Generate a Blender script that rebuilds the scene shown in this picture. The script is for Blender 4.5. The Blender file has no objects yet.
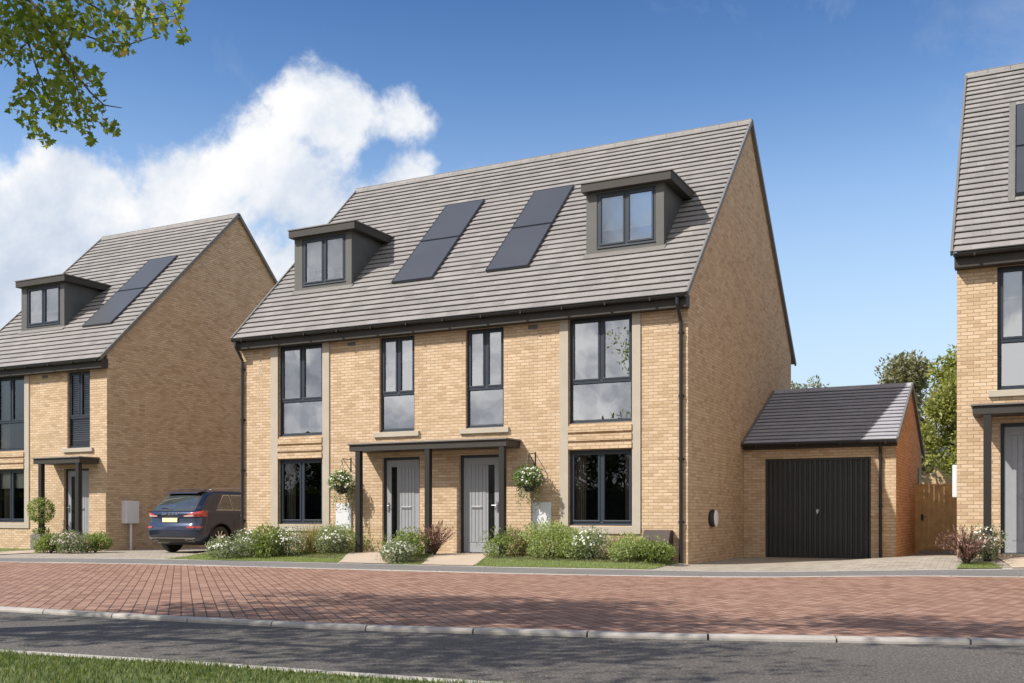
import bpy, bmesh, math, random
import numpy as np
from mathutils import Vector, Matrix
random.seed(7); RNG = np.random.default_rng(11)
scene = bpy.context.scene
COL = scene.collection
R = math.radians

# ------------------------------------------------------------------ camera
CAM = Vector((5.868, -19.331, 1.0)); CS, SN = .8926, .4509; FPX = 1007.0; HOR = 515.0
cam_d = bpy.data.cameras.new('camera'); cam = bpy.data.objects.new('camera', cam_d); COL.objects.link(cam)
cam.location = CAM
cam.rotation_euler = (R(90), 0, math.atan2(SN, CS))
cam_d.sensor_width = 36; cam_d.lens = FPX / 1024 * 36
cam_d.shift_y = (HOR - 341.5) / 1024
cam_d.clip_start = .1; cam_d.clip_end = 2000
scene.camera = cam

def at(px, py, d):
    """point at distance d along the view axis"""
    a = (px - 512) / FPX * d; z = 1.0 - (py - HOR) / FPX * d
    return Vector((CAM.x + CS * a - SN * d, CAM.y + SN * a + CS * d, z))
def pix(p):
    dx, dy = p[0] - CAM.x, p[1] - CAM.y
    xr = CS * dx + SN * dy; fd = -SN * dx + CS * dy
    if fd < .2: return (-9999, -9999, fd)
    return (512 + FPX * xr / fd, HOR - FPX * (p[2] - 1) / fd, fd)

# ------------------------------------------------------------------ materials
def nt(m): return m.node_tree.nodes, m.node_tree.links
def new_mat(name):
    m = bpy.data.materials.new(name); m.use_nodes = True
    return m
def ramp(nodes, stops, interp='LINEAR'):
    r = nodes.new('ShaderNodeValToRGB'); e = r.color_ramp.elements; r.color_ramp.interpolation = interp
    while len(e) > 1: e.remove(e[-1])
    e[0].position = stops[0][0]; e[0].color = (*stops[0][1], 1)
    for p, c in stops[1:]:
        x = e.new(p); x.color = (*c, 1)
    return r
def mathn(nodes, links, op, a, b=None, c=None, clamp=False):
    n = nodes.new('ShaderNodeMath'); n.operation = op; n.use_clamp = clamp
    for i, v in enumerate((a, b, c)):
        if v is None: continue
        if isinstance(v, (int, float)): n.inputs[i].default_value = v
        else: links.new(v, n.inputs[i])
    return n.outputs[0]
def simple(name, col, rough=.6, metal=0, var=.12, scale=8., bump=.0, bscale=60., spec=.5, coat=0):
    m = new_mat(name); N, L = nt(m); b = N['Principled BSDF']
    b.inputs['Roughness'].default_value = rough; b.inputs['Metallic'].default_value = metal
    b.inputs['Specular IOR Level'].default_value = spec
    if coat: b.inputs['Coat Weight'].default_value = coat; b.inputs['Coat Roughness'].default_value = .05
    tc = N.new('ShaderNodeTexCoord')
    no = N.new('ShaderNodeTexNoise'); no.inputs['Scale'].default_value = scale; no.inputs['Detail'].default_value = 6
    L.new(tc.outputs['Object'], no.inputs['Vector'])
    r = ramp(N, [(.25, tuple(c * (1 - var) for c in col)), (.75, tuple(min(1, c * (1 + var)) for c in col))])
    L.new(no.outputs['Fac'], r.inputs[0]); L.new(r.outputs[0], b.inputs['Base Color'])
    if bump:
        n2 = N.new('ShaderNodeTexNoise'); n2.inputs['Scale'].default_value = bscale; n2.inputs['Detail'].default_value = 4
        L.new(tc.outputs['Object'], n2.inputs['Vector'])
        bp = N.new('ShaderNodeBump'); bp.inputs['Strength'].default_value = bump; bp.inputs['Distance'].default_value = .01
        L.new(n2.outputs['Fac'], bp.inputs['Height']); L.new(bp.outputs[0], b.inputs['Normal'])
    return m

def brick_mat(name, tones, mortar, bw=.205, bh=.0655, mw=.0055, rot=0., bump=.6, rough=.85, blotch=.16, stagger=.5, v0=0., rowjoint=True):
    """coursed units laid on the UV map (UV in metres); one random tone for each unit"""
    m = new_mat(name); N, L = nt(m); b = N['Principled BSDF']
    b.inputs['Roughness'].default_value = rough; b.inputs['Specular IOR Level'].default_value = .3
    uv = N.new('ShaderNodeUVMap'); mp = N.new('ShaderNodeMapping'); mp.inputs['Rotation'].default_value = (0, 0, rot)
    L.new(uv.outputs[0], mp.inputs[0])
    sx = N.new('ShaderNodeSeparateXYZ'); L.new(mp.outputs[0], sx.inputs[0])
    M = lambda *a, **k: mathn(N, L, *a, **k)
    v = M('DIVIDE', M('SUBTRACT', sx.outputs[1], v0), bh); row = M('FLOOR', v)
    off = M('MULTIPLY', M('FLOORED_MODULO', row, 2.0), stagger)
    u = M('ADD', M('DIVIDE', sx.outputs[0], bw), off); colf = M('FLOOR', u)
    fu = M('SUBTRACT', u, colf); fv = M('SUBTRACT', v, row)
    du = M('MULTIPLY', M('MINIMUM', fu, M('SUBTRACT', 1.0, fu)), bw)
    dv = M('MULTIPLY', M('MINIMUM', fv, M('SUBTRACT', 1.0, fv)), bh)
    d = M('MINIMUM', du, dv) if rowjoint else du
    n0 = N.new('ShaderNodeTexNoise'); n0.inputs['Scale'].default_value = 25; L.new(uv.outputs[0], n0.inputs['Vector'])
    d2 = M('ADD', d, M('MULTIPLY', M('SUBTRACT', n0.outputs['Fac'], .5), .004))
    mask = M('SMOOTH_MIN', 1.0, M('DIVIDE', d2, mw), .2) if False else M('DIVIDE', d2, mw * 1.3, clamp=True)
    mask = M('POWER', mask, 3.0, clamp=True)
    cb = N.new('ShaderNodeCombineXYZ'); L.new(colf, cb.inputs[0]); L.new(row, cb.inputs[1])
    wn = N.new('ShaderNodeTexWhiteNoise'); wn.noise_dimensions = '2D'; L.new(cb.outputs[0], wn.inputs['Vector'])
    r = ramp(N, [(i / max(1, len(tones) - 1), t) for i, t in enumerate(tones)]); L.new(wn.outputs['Value'], r.inputs[0])
    n1 = N.new('ShaderNodeTexNoise'); n1.inputs['Scale'].default_value = 1.7; n1.inputs['Detail'].default_value = 7; n1.inputs['Roughness'].default_value = .65
    L.new(uv.outputs[0], n1.inputs['Vector'])
    n2 = N.new('ShaderNodeTexNoise'); n2.inputs['Scale'].default_value = 38; n2.inputs['Detail'].default_value = 5
    L.new(uv.outputs[0], n2.inputs['Vector'])
    # long soft streaks where rain has run down
    ms = N.new('ShaderNodeMapping'); ms.inputs['Scale'].default_value = (2.6, .35, 1); L.new(uv.outputs[0], ms.inputs[0])
    n4 = N.new('ShaderNodeTexNoise'); n4.inputs['Scale'].default_value = 1; n4.inputs['Detail'].default_value = 4; L.new(ms.outputs[0], n4.inputs['Vector'])
    k = M('ADD', M('MULTIPLY', M('SUBTRACT', n4.outputs['Fac'], .5), .22), 1 - blotch * .5 - .11)
    k = M('ADD', k, M('ADD', M('MULTIPLY', n1.outputs['Fac'], blotch), M('MULTIPLY', n2.outputs['Fac'], .22)))
    mul = N.new('ShaderNodeVectorMath'); mul.operation = 'SCALE'; L.new(r.outputs[0], mul.inputs[0]); L.new(k, mul.inputs['Scale'])
    mx = N.new('ShaderNodeMix'); mx.data_type = 'RGBA'; L.new(mask, mx.inputs[0]); mx.inputs[6].default_value = (*mortar, 1); L.new(mul.outputs[0], mx.inputs[7])
    L.new(mx.outputs[2], b.inputs['Base Color'])
    hgt = M('ADD', mask, M('MULTIPLY', n2.outputs['Fac'], .35))
    bp = N.new('ShaderNodeBump'); bp.inputs['Strength'].default_value = bump; bp.inputs['Distance'].default_value = .008
    L.new(hgt, bp.inputs['Height']); L.new(bp.outputs[0], b.inputs['Normal'])
    return m

def leaf_mat(name, stops, trans=.35, rough=.55):
    m = new_mat(name); N, L = nt(m); b = N['Principled BSDF']; out = N['Material Output']
    g = N.new('ShaderNodeNewGeometry'); r = ramp(N, stops); L.new(g.outputs['Random Per Island'], r.inputs[0])
    L.new(r.outputs[0], b.inputs['Base Color']); b.inputs['Roughness'].default_value = rough; b.inputs['Specular IOR Level'].default_value = .35
    t = N.new('ShaderNodeBsdfTranslucent')
    tm = N.new('ShaderNodeVectorMath'); tm.operation = 'MULTIPLY'; L.new(r.outputs[0], tm.inputs[0]); tm.inputs[1].default_value = (1.5, 1.4, .6)
    L.new(tm.outputs[0], t.inputs[0])
    mx = N.new('ShaderNodeMixShader'); mx.inputs[0].default_value = trans
    L.new(b.outputs[0], mx.inputs[1]); L.new(t.outputs[0], mx.inputs[2]); L.new(mx.outputs[0], out.inputs[0])
    return m

def glass_mat(name, refl, tint=(.82, .86, .88), wav=.004):
    m = new_mat(name); N, L = nt(m); N.remove(N['Principled BSDF']); out = N['Material Output']
    tr = N.new('ShaderNodeBsdfTransparent'); tr.inputs[0].default_value = (*tint, 1)
    gl = N.new('ShaderNodeBsdfGlossy'); gl.inputs['Roughness'].default_value = .006; gl.inputs[0].default_value = (.92, .94, .97, 1)
    fr = N.new('ShaderNodeFresnel'); fr.inputs[0].default_value = 1.5
    f = mathn(N, L, 'ADD', mathn(N, L, 'MULTIPLY', fr.outputs[0], 1.1), refl, clamp=True)
    tc = N.new('ShaderNodeTexCoord'); no = N.new('ShaderNodeTexNoise'); no.inputs['Scale'].default_value = 1.3
    L.new(tc.outputs['Object'], no.inputs[0])
    bp = N.new('ShaderNodeBump'); bp.inputs['Strength'].default_value = .5; bp.inputs['Distance'].default_value = wav
    L.new(no.outputs['Fac'], bp.inputs['Height']); L.new(bp.outputs[0], gl.inputs['Normal'])
    mx = N.new('ShaderNodeMixShader'); L.new(f, mx.inputs[0]); L.new(tr.outputs[0], mx.inputs[1]); L.new(gl.outputs[0], mx.inputs[2])
    L.new(mx.outputs[0], out.inputs[0])
    return m

BUFF = [(.41, .28, .17), (.49, .355, .222), (.52, .382, .248), (.535, .395, .26), (.575, .435, .30), (.515, .372, .238), (.45, .315, .192)]
REDB = [(.44, .21, .11), (.54, .27, .145), (.60, .33, .18), (.64, .37, .21), (.56, .29, .16), (.60, .35, .20)]
M = dict(
    brick=brick_mat('buff_brick', BUFF, (.385, .285, .20), mw=.0058, bump=.9, blotch=.42),
    redbrick=brick_mat('orange_brick', REDB, (.30, .19, .12), bump=1.0),
    stone=simple('cast_stone', (.40, .35, .285), .85, var=.08, scale=3, bump=.15),
    anth=simple('anthracite_frame', (.017, .025, .038), .45, var=.05, scale=3),
    fascia=simple('dark_fascia', (.040, .035, .030), .6, var=.08, scale=3, spec=.35),
    gutter=simple('black_gutter', (.014, .014, .015), .4, var=.1),
    post=simple('dark_post', (.022, .020, .018), .6, var=.08, scale=4, spec=.3),
    clad=simple('dormer_cladding', (.088, .085, .079), .6, var=.10, scale=2.5),
    cladside=simple('dormer_lead', (.075, .079, .080), .5, var=.22, scale=2.2),
    door=simple('grey_door', (.27, .28, .30), .45, var=.04),
    metal=simple('steel', (.55, .55, .56), .25, metal=1, var=.05),
    satin=simple('satin_steel', (.30, .30, .31), .45, metal=1, var=.05),
    white=simple('white_plastic', (.62, .62, .66), .45, var=.04),
    cover=simple('white_cover', (.88, .88, .90), .3, var=.02),
    doorglass=simple('dark_door_glass', (.012, .014, .013), .12, var=.3, spec=.25),
    black=simple('black_rubber', (.015, .015, .016), .5, var=.2),
    ddoor=simple('garage_door_paint', (.030, .031, .033), .36, var=.15, scale=1.5),
    solar=simple('solar_panel_glass', (.052, .056, .066), .42, var=.06, scale=1.0, spec=.5),
    brown=simple('brown_box', (.040, .024, .020), .7, var=.1),
    glass_up=glass_mat('coated_glass', .36),
    glass_lo=glass_mat('window_glass', .05),
    glass_car=glass_mat('tinted_car_glass', .16, (.25, .27, .27)),
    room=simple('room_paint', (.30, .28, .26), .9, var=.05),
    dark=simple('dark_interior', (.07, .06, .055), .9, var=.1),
    curtain=simple('curtain_cloth', (.60, .57, .53), .9, var=.08),
    tan=simple('tan_curtain', (.34, .27, .21), .9, var=.1),
    blind=simple('roller_blind', (.72, .67, .60), .85, var=.03),
    slat=simple('blind_slat', (.60, .60, .62), .5, var=.03),
    wood=simple('fence_wood', (.52, .35, .17), .75, var=.25, scale=5, bump=.3),
    lead=simple('lead_flashing', (.15, .14, .128), .6, var=.1),
    bark=simple('bark', (.075, .055, .04), .9, var=.35, scale=14, bump=.8, bscale=30),
    soil=simple('soil', (.05, .035, .025), .95, var=.35, scale=15, bump=.8),
    concrete=simple('kerb_concrete', (.37, .345, .315), .85, var=.2, scale=3.2, bump=.35, bscale=90),
    slab=simple('path_slab', (.43, .345, .27), .85, var=.07, scale=2, bump=.25, bscale=120),
)
# tiles: warm grey, faint tone per tile, joint lines
def tile_mat(name, tones):
    m = brick_mat(name, tones, tuple(c * .8 for c in tones[0]), bw=.30, bh=5.28 / 34, mw=.0022, bump=.12, rough=.75, blotch=.40, stagger=.5, v0=-.28, rowjoint=False)
    return m
M['tile'] = tile_mat('grey_roof_tile', [(.198, .186, .180), (.245, .229, .221), (.222, .208, .201), (.262, .245, .236), (.208, .195, .188)])
M['slate'] = tile_mat('slate_roof_tile', [(.285, .29, .325), (.33, .335, .37), (.305, .31, .345), (.35, .352, .388)])
M['verge'] = simple('verge_trim', (.15, .142, .135), .6, var=.1)
M['paving'] = brick_mat('red_block_paving', [(.205, .112, .078), (.27, .150, .106), (.305, .178, .128), (.34, .21, .155), (.285, .168, .122), (.225, .122, .085)], (.085, .055, .042), bw=.165, bh=.122, mw=.0055, rot=R(45), bump=1.0, blotch=.35)
M['drive'] = brick_mat('buff_block_paving', [(.27, .235, .195), (.34, .30, .25), (.38, .335, .275), (.31, .27, .22)], (.15, .13, .11), bw=.20, bh=.10, mw=.004, bump=.6, blotch=.3)

def asphalt_mat(name, base, speck):
    m = new_mat(name); N, L = nt(m); b = N['Principled BSDF']; b.inputs['Roughness'].default_value = .85
    tc = N.new('ShaderNodeTexCoord')
    n1 = N.new('ShaderNodeTexNoise'); n1.inputs['Scale'].default_value = 48; n1.inputs['Detail'].default_value = 5; n1.inputs['Roughness'].default_value = .8
    vo = N.new('ShaderNodeTexVoronoi'); vo.inputs['Scale'].default_value = 85
    n3 = N.new('ShaderNodeTexNoise'); n3.inputs['Scale'].default_value = .6; n3.inputs['Detail'].default_value = 5
    for n in (n1, vo, n3): L.new(tc.outputs['Object'], n.inputs['Vector'])
    r = ramp(N, [(.30, tuple(c * .45 for c in base)), (.5, base), (.68, speck)]); L.new(n1.outputs['Fac'], r.inputs[0])
    sep = N.new('ShaderNodeSeparateColor'); L.new(vo.outputs['Color'], sep.inputs[0])
    k = mathn(N, L, 'ADD', .48, mathn(N, L, 'ADD', mathn(N, L, 'MULTIPLY', sep.outputs[0], .7), mathn(N, L, 'MULTIPLY', n3.outputs['Fac'], .45)))
    sc = N.new('ShaderNodeVectorMath'); sc.operation = 'SCALE'; L.new(r.outputs[0], sc.inputs[0]); L.new(k, sc.inputs['Scale'])
    L.new(sc.outputs[0], b.inputs['Base Color'])
    bp = N.new('ShaderNodeBump'); bp.inputs['Strength'].default_value = .8; bp.inputs['Distance'].default_value = .006
    L.new(n1.outputs['Fac'], bp.inputs['Height']); L.new(bp.outputs[0], b.inputs['Normal'])
    return m
M['asphalt'] = asphalt_mat('road_asphalt', (.076, .068, .060), (.25, .218, .188))
M['footpath'] = asphalt_mat('footpath_asphalt', (.15, .143, .138), (.24, .228, .218))
M['ground'] = simple('lawn_ground', (.10, .13, .045), .95, var=.35, scale=6, bump=.6)

LEAF = dict(
    grass=leaf_mat('grass_blade', [(0, (.05, .085, .018)), (.45, (.095, .145, .034)), (.8, (.155, .20, .055)), (1, (.27, .26, .11))], .35),
    lawn=leaf_mat('lawn_blade', [(0, (.16, .22, .06)), (.5, (.26, .33, .11)), (1, (.40, .42, .19))], .4),
    bright=leaf_mat('bright_leaf', [(0, (.10, .15, .035)), (.5, (.19, .255, .075)), (1, (.33, .39, .16))], .4),
    lime=leaf_mat('lime_leaf', [(0, (.17, .23, .075)), (.5, (.28, .35, .135)), (1, (.43, .49, .25))], .4),
    mid=leaf_mat('mid_leaf', [(0, (0.053, 0.105, 0.027)), (0.5, (0.105, 0.18, 0.048)), (1, (0.195, 0.285, 0.09))], .35),
    dark=leaf_mat('dark_leaf', [(0, (.015, .035, .010)), (.6, (.035, .065, .016)), (1, (.07, .10, .03))], .3),
    olive=leaf_mat('olive_leaf', [(0, (.12, .125, .07)), (.5, (.21, .21, .125)), (1, (.32, .31, .20))], .35),
    tree=leaf_mat('tree_leaf', [(0, (0.125, 0.15, 0.037)), (0.5, (0.25, 0.275, 0.081)), (1, (0.45, 0.45, 0.175))], 0.5),
    maple=leaf_mat('maple_leaf', [(0, (0.088, 0.144, 0.025)), (0.5, (0.169, 0.237, 0.044)), (0.93, (0.263, 0.312, 0.075)), (0.97, (0.425, 0.362, 0.112)), (1, (0.475, 0.275, 0.125))], .55),
    purple=leaf_mat('purple_leaf', [(0, (0.12, 0.054, 0.054)), (0.5, (0.228, 0.114, 0.102)), (1, (0.36, 0.216, 0.168))], .3),
    straw=leaf_mat('straw_leaf', [(0, (0.149, 0.172, 0.052)), (0.5, (0.276, 0.253, 0.092)), (1, (0.437, 0.322, 0.161))], .35),
    sage=leaf_mat('sage_leaf', [(0, (0.095, 0.142, 0.068)), (0.5, (0.189, 0.236, 0.135)), (1, (0.338, 0.378, 0.243))], .3),
    petal=leaf_mat('white_petal', [(0, (.72, .72, .66)), (1, (.85, .85, .82))], .25),
    pinkpetal=leaf_mat('pale_pink_petal', [(0, (.50, .38, .38)), (1, (.72, .64, .62))], .25),
)

# ------------------------------------------------------------------ mesh helper
ORI = {}
def uvbox(me, ox, oy, oz):
    n = len(me.polygons)
    if not n: return
    uvl = me.uv_layers.new(name='UVMap')
    nl = len(me.loops); co = np.empty(len(me.vertices) * 3); me.vertices.foreach_get('co', co); co = co.reshape(-1, 3) + np.array([ox, oy, oz])
    vi = np.empty(nl, dtype=np.int32); me.loops.foreach_get('vertex_index', vi)
    nor = np.empty(n * 3); me.polygons.foreach_get('normal', nor); nor = np.abs(nor.reshape(-1, 3))
    tot = np.empty(n, dtype=np.int32); me.polygons.foreach_get('loop_total', tot)
    ax = np.argmax(nor + np.array([0, .001, 0]), axis=1); ax = np.repeat(ax, tot)
    c = co[vi]; uv = np.empty((nl, 2))
    uv[:, 0] = np.where(ax == 0, c[:, 1], c[:, 0]); uv[:, 1] = np.where(ax == 2, c[:, 1], c[:, 2])
    uvl.data.foreach_set('uv', uv.reshape(-1))

class MB:
    def __init__(s): s.v = []; s.f = []; s.m = []; s.cur = 0
    def add(s, vs, fs):
        b = len(s.v); s.v += [tuple(v) for v in vs]; s.f += [tuple(i + b for i in f) for f in fs]; s.m += [s.cur] * len(fs); return s
    def box(s, x0, x1, y0, y1, z0, z1):
        x0, x1 = min(x0, x1), max(x0, x1); y0, y1 = min(y0, y1), max(y0, y1); z0, z1 = min(z0, z1), max(z0, z1)
        return s.add([(x0, y0, z0), (x1, y0, z0), (x1, y1, z0), (x0, y1, z0), (x0, y0, z1), (x1, y0, z1), (x1, y1, z1), (x0, y1, z1)],
                     [(0, 3, 2, 1), (4, 5, 6, 7), (0, 1, 5, 4), (1, 2, 6, 5), (2, 3, 7, 6), (3, 0, 4, 7)])
    def quad(s, a, b, c, d): return s.add([a, b, c, d], [(0, 1, 2, 3)])
    def prism(s, poly, x0, x1, axis=0):
        """extrude a polygon [(a,b)..] along an axis"""
        def P(u, v, w): return {0: (w, u, v), 1: (u, w, v), 2: (u, v, w)}[axis]
        n = len(poly); vs = [P(a, b, x0) for a, b in poly] + [P(a, b, x1) for a, b in poly]
        fs = [tuple(range(n)), tuple(range(2 * n - 1, n - 1, -1))] + [(i, i + n, (i + 1) % n + n, (i + 1) % n) for i in range(n)]
        return s.add(vs, fs)
    def tube(s, pts, rad, n=8, cap=True):
        pts = [Vector(p) for p in pts]; k = len(pts)
        rads = rad if isinstance(rad, (list, tuple)) else [rad] * k
        vs = []; up = None
        for i, p in enumerate(pts):
            t = (pts[min(i + 1, k - 1)] - pts[max(i - 1, 0)]).normalized()
            if up is None: up = Vector((0, 0, 1)) if abs(t.z) < .9 else Vector((1, 0, 0))
            a = t.cross(up).normalized(); b = a.cross(t).normalized(); up = b
            for j in range(n):
                q = 2 * math.pi * j / n; vs.append(p + (a * math.cos(q) + b * math.sin(q)) * rads[i])
        fs = [(i * n + j, i * n + (j + 1) % n, (i + 1) * n + (j + 1) % n, (i + 1) * n + j) for i in range(k - 1) for j in range(n)]
        if cap: fs += [tuple(range(n - 1, -1, -1)), tuple((k - 1) * n + j for j in range(n))]
        return s.add(vs, fs)
    def lathe(s, prof, c, axis='z', n=24):
        vs = []
        for r, h in prof:
            for j in range(n):
                q = 2 * math.pi * j / n; a, b = r * math.cos(q), r * math.sin(q)
                vs.append({'z': (c[0] + a, c[1] + b, c[2] + h), 'x': (c[0] + h, c[1] + a, c[2] + b), 'y': (c[0] + a, c[1] + h, c[2] + b)}[axis])
        k = len(prof)
        return s.add(vs, [(i * n + j, i * n + (j + 1) % n, (i + 1) * n + (j + 1) % n, (i + 1) * n + j) for i in range(k - 1) for j in range(n)])
    def build(s, name, mat, parent=None, smooth=False, bevel=0, recalc=True):
        me = bpy.data.meshes.new(name)
        o = bpy.data.objects.new(name, me); COL.objects.link(o)
        off = Vector((0, 0, 0))
        if parent is not None:
            off = ORI[parent.name]; o.parent = parent
        ORI[o.name] = off
        me.from_pydata([(v[0] - off.x, v[1] - off.y, v[2] - off.z) for v in s.v], [], s.f)
        for m in (mat if isinstance(mat, list) else [mat]): me.materials.append(m)
        if isinstance(mat, list): me.polygons.foreach_set('material_index', s.m)
        if recalc:
            bm = bmesh.new(); bm.from_mesh(me); bmesh.ops.recalc_face_normals(bm, faces=bm.faces); bm.to_mesh(me); bm.free()
        me.update(); uvbox(me, *off)
        if smooth: me.polygons.foreach_set('use_smooth', [True] * len(me.polygons))
        if bevel:
            b = o.modifiers.new('bevel', 'BEVEL'); b.width = bevel; b.segments = 2; b.limit_method = 'ANGLE'; b.angle_limit = R(40)
        return o

def fast_mesh(name, verts, faces_n, mat, parent=None, origin=None):
    """verts (k, n, 3): k separate n-gons (numpy), linked as one mesh"""
    k, n, _ = verts.shape; off = Vector((0, 0, 0))
    me = bpy.data.meshes.new(name); o = bpy.data.objects.new(name, me); COL.objects.link(o)
    if parent is not None: off = ORI[parent.name]; o.parent = parent
    ORI[o.name] = off
    v = verts.reshape(-1, 3) - np.array(off)
    tri = faces_n                                       # list of index tuples inside each n-gon
    tri = np.array(tri, dtype=np.int32); fpi, vpf = tri.shape
    idx = (np.arange(k)[:, None, None] * n + tri[None]).reshape(-1)
    me.vertices.add(k * n); me.vertices.foreach_set('co', v.reshape(-1).astype(np.float32))
    me.loops.add(len(idx)); me.loops.foreach_set('vertex_index', idx.astype(np.int32))
    me.polygons.add(k * fpi); me.polygons.foreach_set('loop_start', np.arange(k * fpi, dtype=np.int32) * vpf)
    me.update(calc_edges=True); me.materials.append(mat)
    return o

def empty(name, loc, label=None, cat=None, group=None):
    o = bpy.data.objects.new(name, None); COL.objects.link(o); o.location = loc; ORI[o.name] = Vector(loc); o.empty_display_size = .3
    if label: tag(o, label, cat, group)
    return o
def tag(o, label=None, cat=None, group=None, kind=None):
    if label: o['label'] = label
    if cat: o['category'] = cat
    if group: o['group'] = group
    if kind: o['kind'] = kind
    return o

# ------------------------------------------------------------------ terrain
def interp(pts):
    xs = [p[0] for p in pts]; ys = [p[1] for p in pts]
    def f(x):
        if x <= xs[0]: return ys[0] + (x - xs[0]) * (ys[1] - ys[0]) / (xs[1] - xs[0])
        if x >= xs[-1]: return ys[-1] + (x - xs[-1]) * (ys[-1] - ys[-2]) / (xs[-1] - xs[-2])
        for i in range(len(xs) - 1):
            if x <= xs[i + 1]:
                t = (x - xs[i]) / (xs[i + 1] - xs[i])
                def sl(j):
                    if j <= 0: return (ys[1] - ys[0]) / (xs[1] - xs[0])
                    if j >= len(xs) - 1: return (ys[-1] - ys[-2]) / (xs[-1] - xs[-2])
                    return (ys[j + 1] - ys[j - 1]) / (xs[j + 1] - xs[j - 1])
                h = xs[i + 1] - xs[i]; m0, m1 = sl(i) * h, sl(i + 1) * h
                return (2*t**3 - 3*t*t + 1) * ys[i] + (t**3 - 2*t*t + t) * m0 + (-2*t**3 + 3*t*t) * ys[i + 1] + (t**3 - t*t) * m1
    return f
def sst(t): t = max(0, min(1, t)); return t * t * (3 - 2 * t)
Gc = interp([(-14, -16.1), (-6, -15.1), (-.88, -14.52), (1.64, -14.26), (3.05, -14.15), (6, -13.75), (12, -12.2), (20, -9.2)])
Nc = interp([(-14, -12.45), (-8, -12.25), (-4.03, -12.09), (-1.21, -11.99), (.53, -11.82), (2.03, -11.48), (3.4, -11.14), (4.62, -10.75), (5.89, -10.29), (9, -9.0), (14, -6.5), (20, -3.2)])
Kc = interp([(-30, -9.4), (-20, -6.7), (-13.5, -5.12), (-9.76, -4.42), (-4.85, -4.2), (-1.62, -3.99), (1.09, -3.55), (3.2, -3.15), (5.0, -2.75), (9, -1.8), (20, 1.2)])
Pc = interp([(-30, -7.9), (-20, -5.2), (-15.3, -3.8), (-11.75, -2.75), (-6.17, -2.42), (-2.46, -2.28), (.44, -1.95), (2.5, -1.65), (5.0, -1.2), (9, -.2), (20, 2.8)])
def hgt(x, y):
    g = 0
    if y > -8:
        g = .075 * sst((y + 8) / 6) + .17 * sst((y + 1.6) / 1.9)
    if y > 1: g *= 1 - sst((y - 1) / 3.2)
    r = g * sst((x - 1.0) / 3.9)
    m = .135 * sst((y - Pc(x)) / 2.0) * sst((x + 12.3) / 1.0) * (1 - sst((x + .7) / .9)) * (1 - sst((y - 1) / 2))
    return r + m

def strip(name, f0, f1, xs, ny, dz, mat, height=hgt, kind='structure'):
    mb = MB(); vs = []; fs = []
    for x in xs:
        a, b = f0(x), f1(x)
        for j in range(ny + 1):
            y = a + (b - a) * j / ny; vs.append((x, y, height(x, y) + dz))
    n = ny + 1
    for i in range(len(xs) - 1):
        for j in range(ny): fs.append((i * n + j, (i + 1) * n + j, (i + 1) * n + j + 1, i * n + j + 1))
    mb.add(vs, fs); o = mb.build(name, mat, recalc=False)
    if kind: o['kind'] = kind
    return o
def rng(a, b, s):
    n = int(round((b - a) / s)); return [a + (b - a) * i / n for i in range(n + 1)]
flat = lambda x, y: 0.0
XS = rng(-30, 20, .5)
# one sheet out to the horizon
g = MB(); g.quad((-900, -900, -.16), (900, -900, -.16), (900, 900, -.16), (-900, 900, -.16)); tag(g.build('ground', M['ground']), kind='structure')
strip('grass_verge_ground', lambda x: -60, lambda x: Gc(x) - .085, XS, 6, .020, M['ground'], flat)
strip('road', lambda x: Gc(x) - .02, lambda x: Nc(x) + .02, XS, 3, -.040, M['asphalt'], flat)
strip('block_paving', lambda x: Nc(x) + .06, lambda x: Kc(x) + .02, XS, 24, 0, M['paving'])
strip('footpath', lambda x: Kc(x) + .04, lambda x: Pc(x) + .02, XS, 6, .004, M['footpath'])
strip('driveway', lambda x: Pc(x) + .03, lambda x: 16, XS, 60, .006, M['drive'])
# kerbs laid as separate stones with open joints
def kerb(name, f, x0, x1, length, depth, ztop, zbot, gap, mat, h=hgt, rnd=.012):
    mb = MB(); x = x0; i = 0
    while x < x1:
        L_ = length; xe = x + L_ - gap
        n = 4; jz = random.uniform(-.002, .002)
        rows = []
        for k in range(n + 1):
            xx = x + (xe - x) * k / n; yy = f(xx); sl = (f(xx + .1) - f(xx - .1)) / .2
            nx, ny = -sl / math.hypot(1, sl), 1 / math.hypot(1, sl); hh = h(xx, yy) + jz
            prof = [(0, zbot), (0, ztop - rnd * 1.6), (rnd * .5, ztop - rnd * .5), (rnd * 1.6, ztop), (depth, ztop), (depth, zbot)]
            rows.append([(xx + nx * a, yy + ny * a, hh + b) for a, b in prof])
        P = len(rows[0]); vs = [v for r_ in rows for v in r_]
        fs = [(a * P + b, (a + 1) * P + b, (a + 1) * P + b + 1, a * P + b + 1) for a in range(n) for b in range(P - 1)]
        fs += [tuple(range(P)), tuple(n * P + b for b in range(P - 1, -1, -1))]
        mb.add(vs, fs); x += L_; i += 1
    return tag(mb.build(name, mat), kind='structure')
kerb('kerb', lambda x: Nc(x) - .04, -18, 16, .98, .11, .004, -.14, .016, M['concrete'], flat, .016)
kerb('verge_kerb', lambda x: Gc(x) - .09, -16, 12, .915, .09, .030, -.14, .010, M['concrete'], flat)
kerb('kerb_edging', lambda x: Kc(x), -28, 18, .915, .045, .010, -.1, .012, M['concrete'])
kerb('path_edging', lambda x: Pc(x), -28, 18, .915, .035, .010, -.1, .012, M['concrete'])

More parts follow.
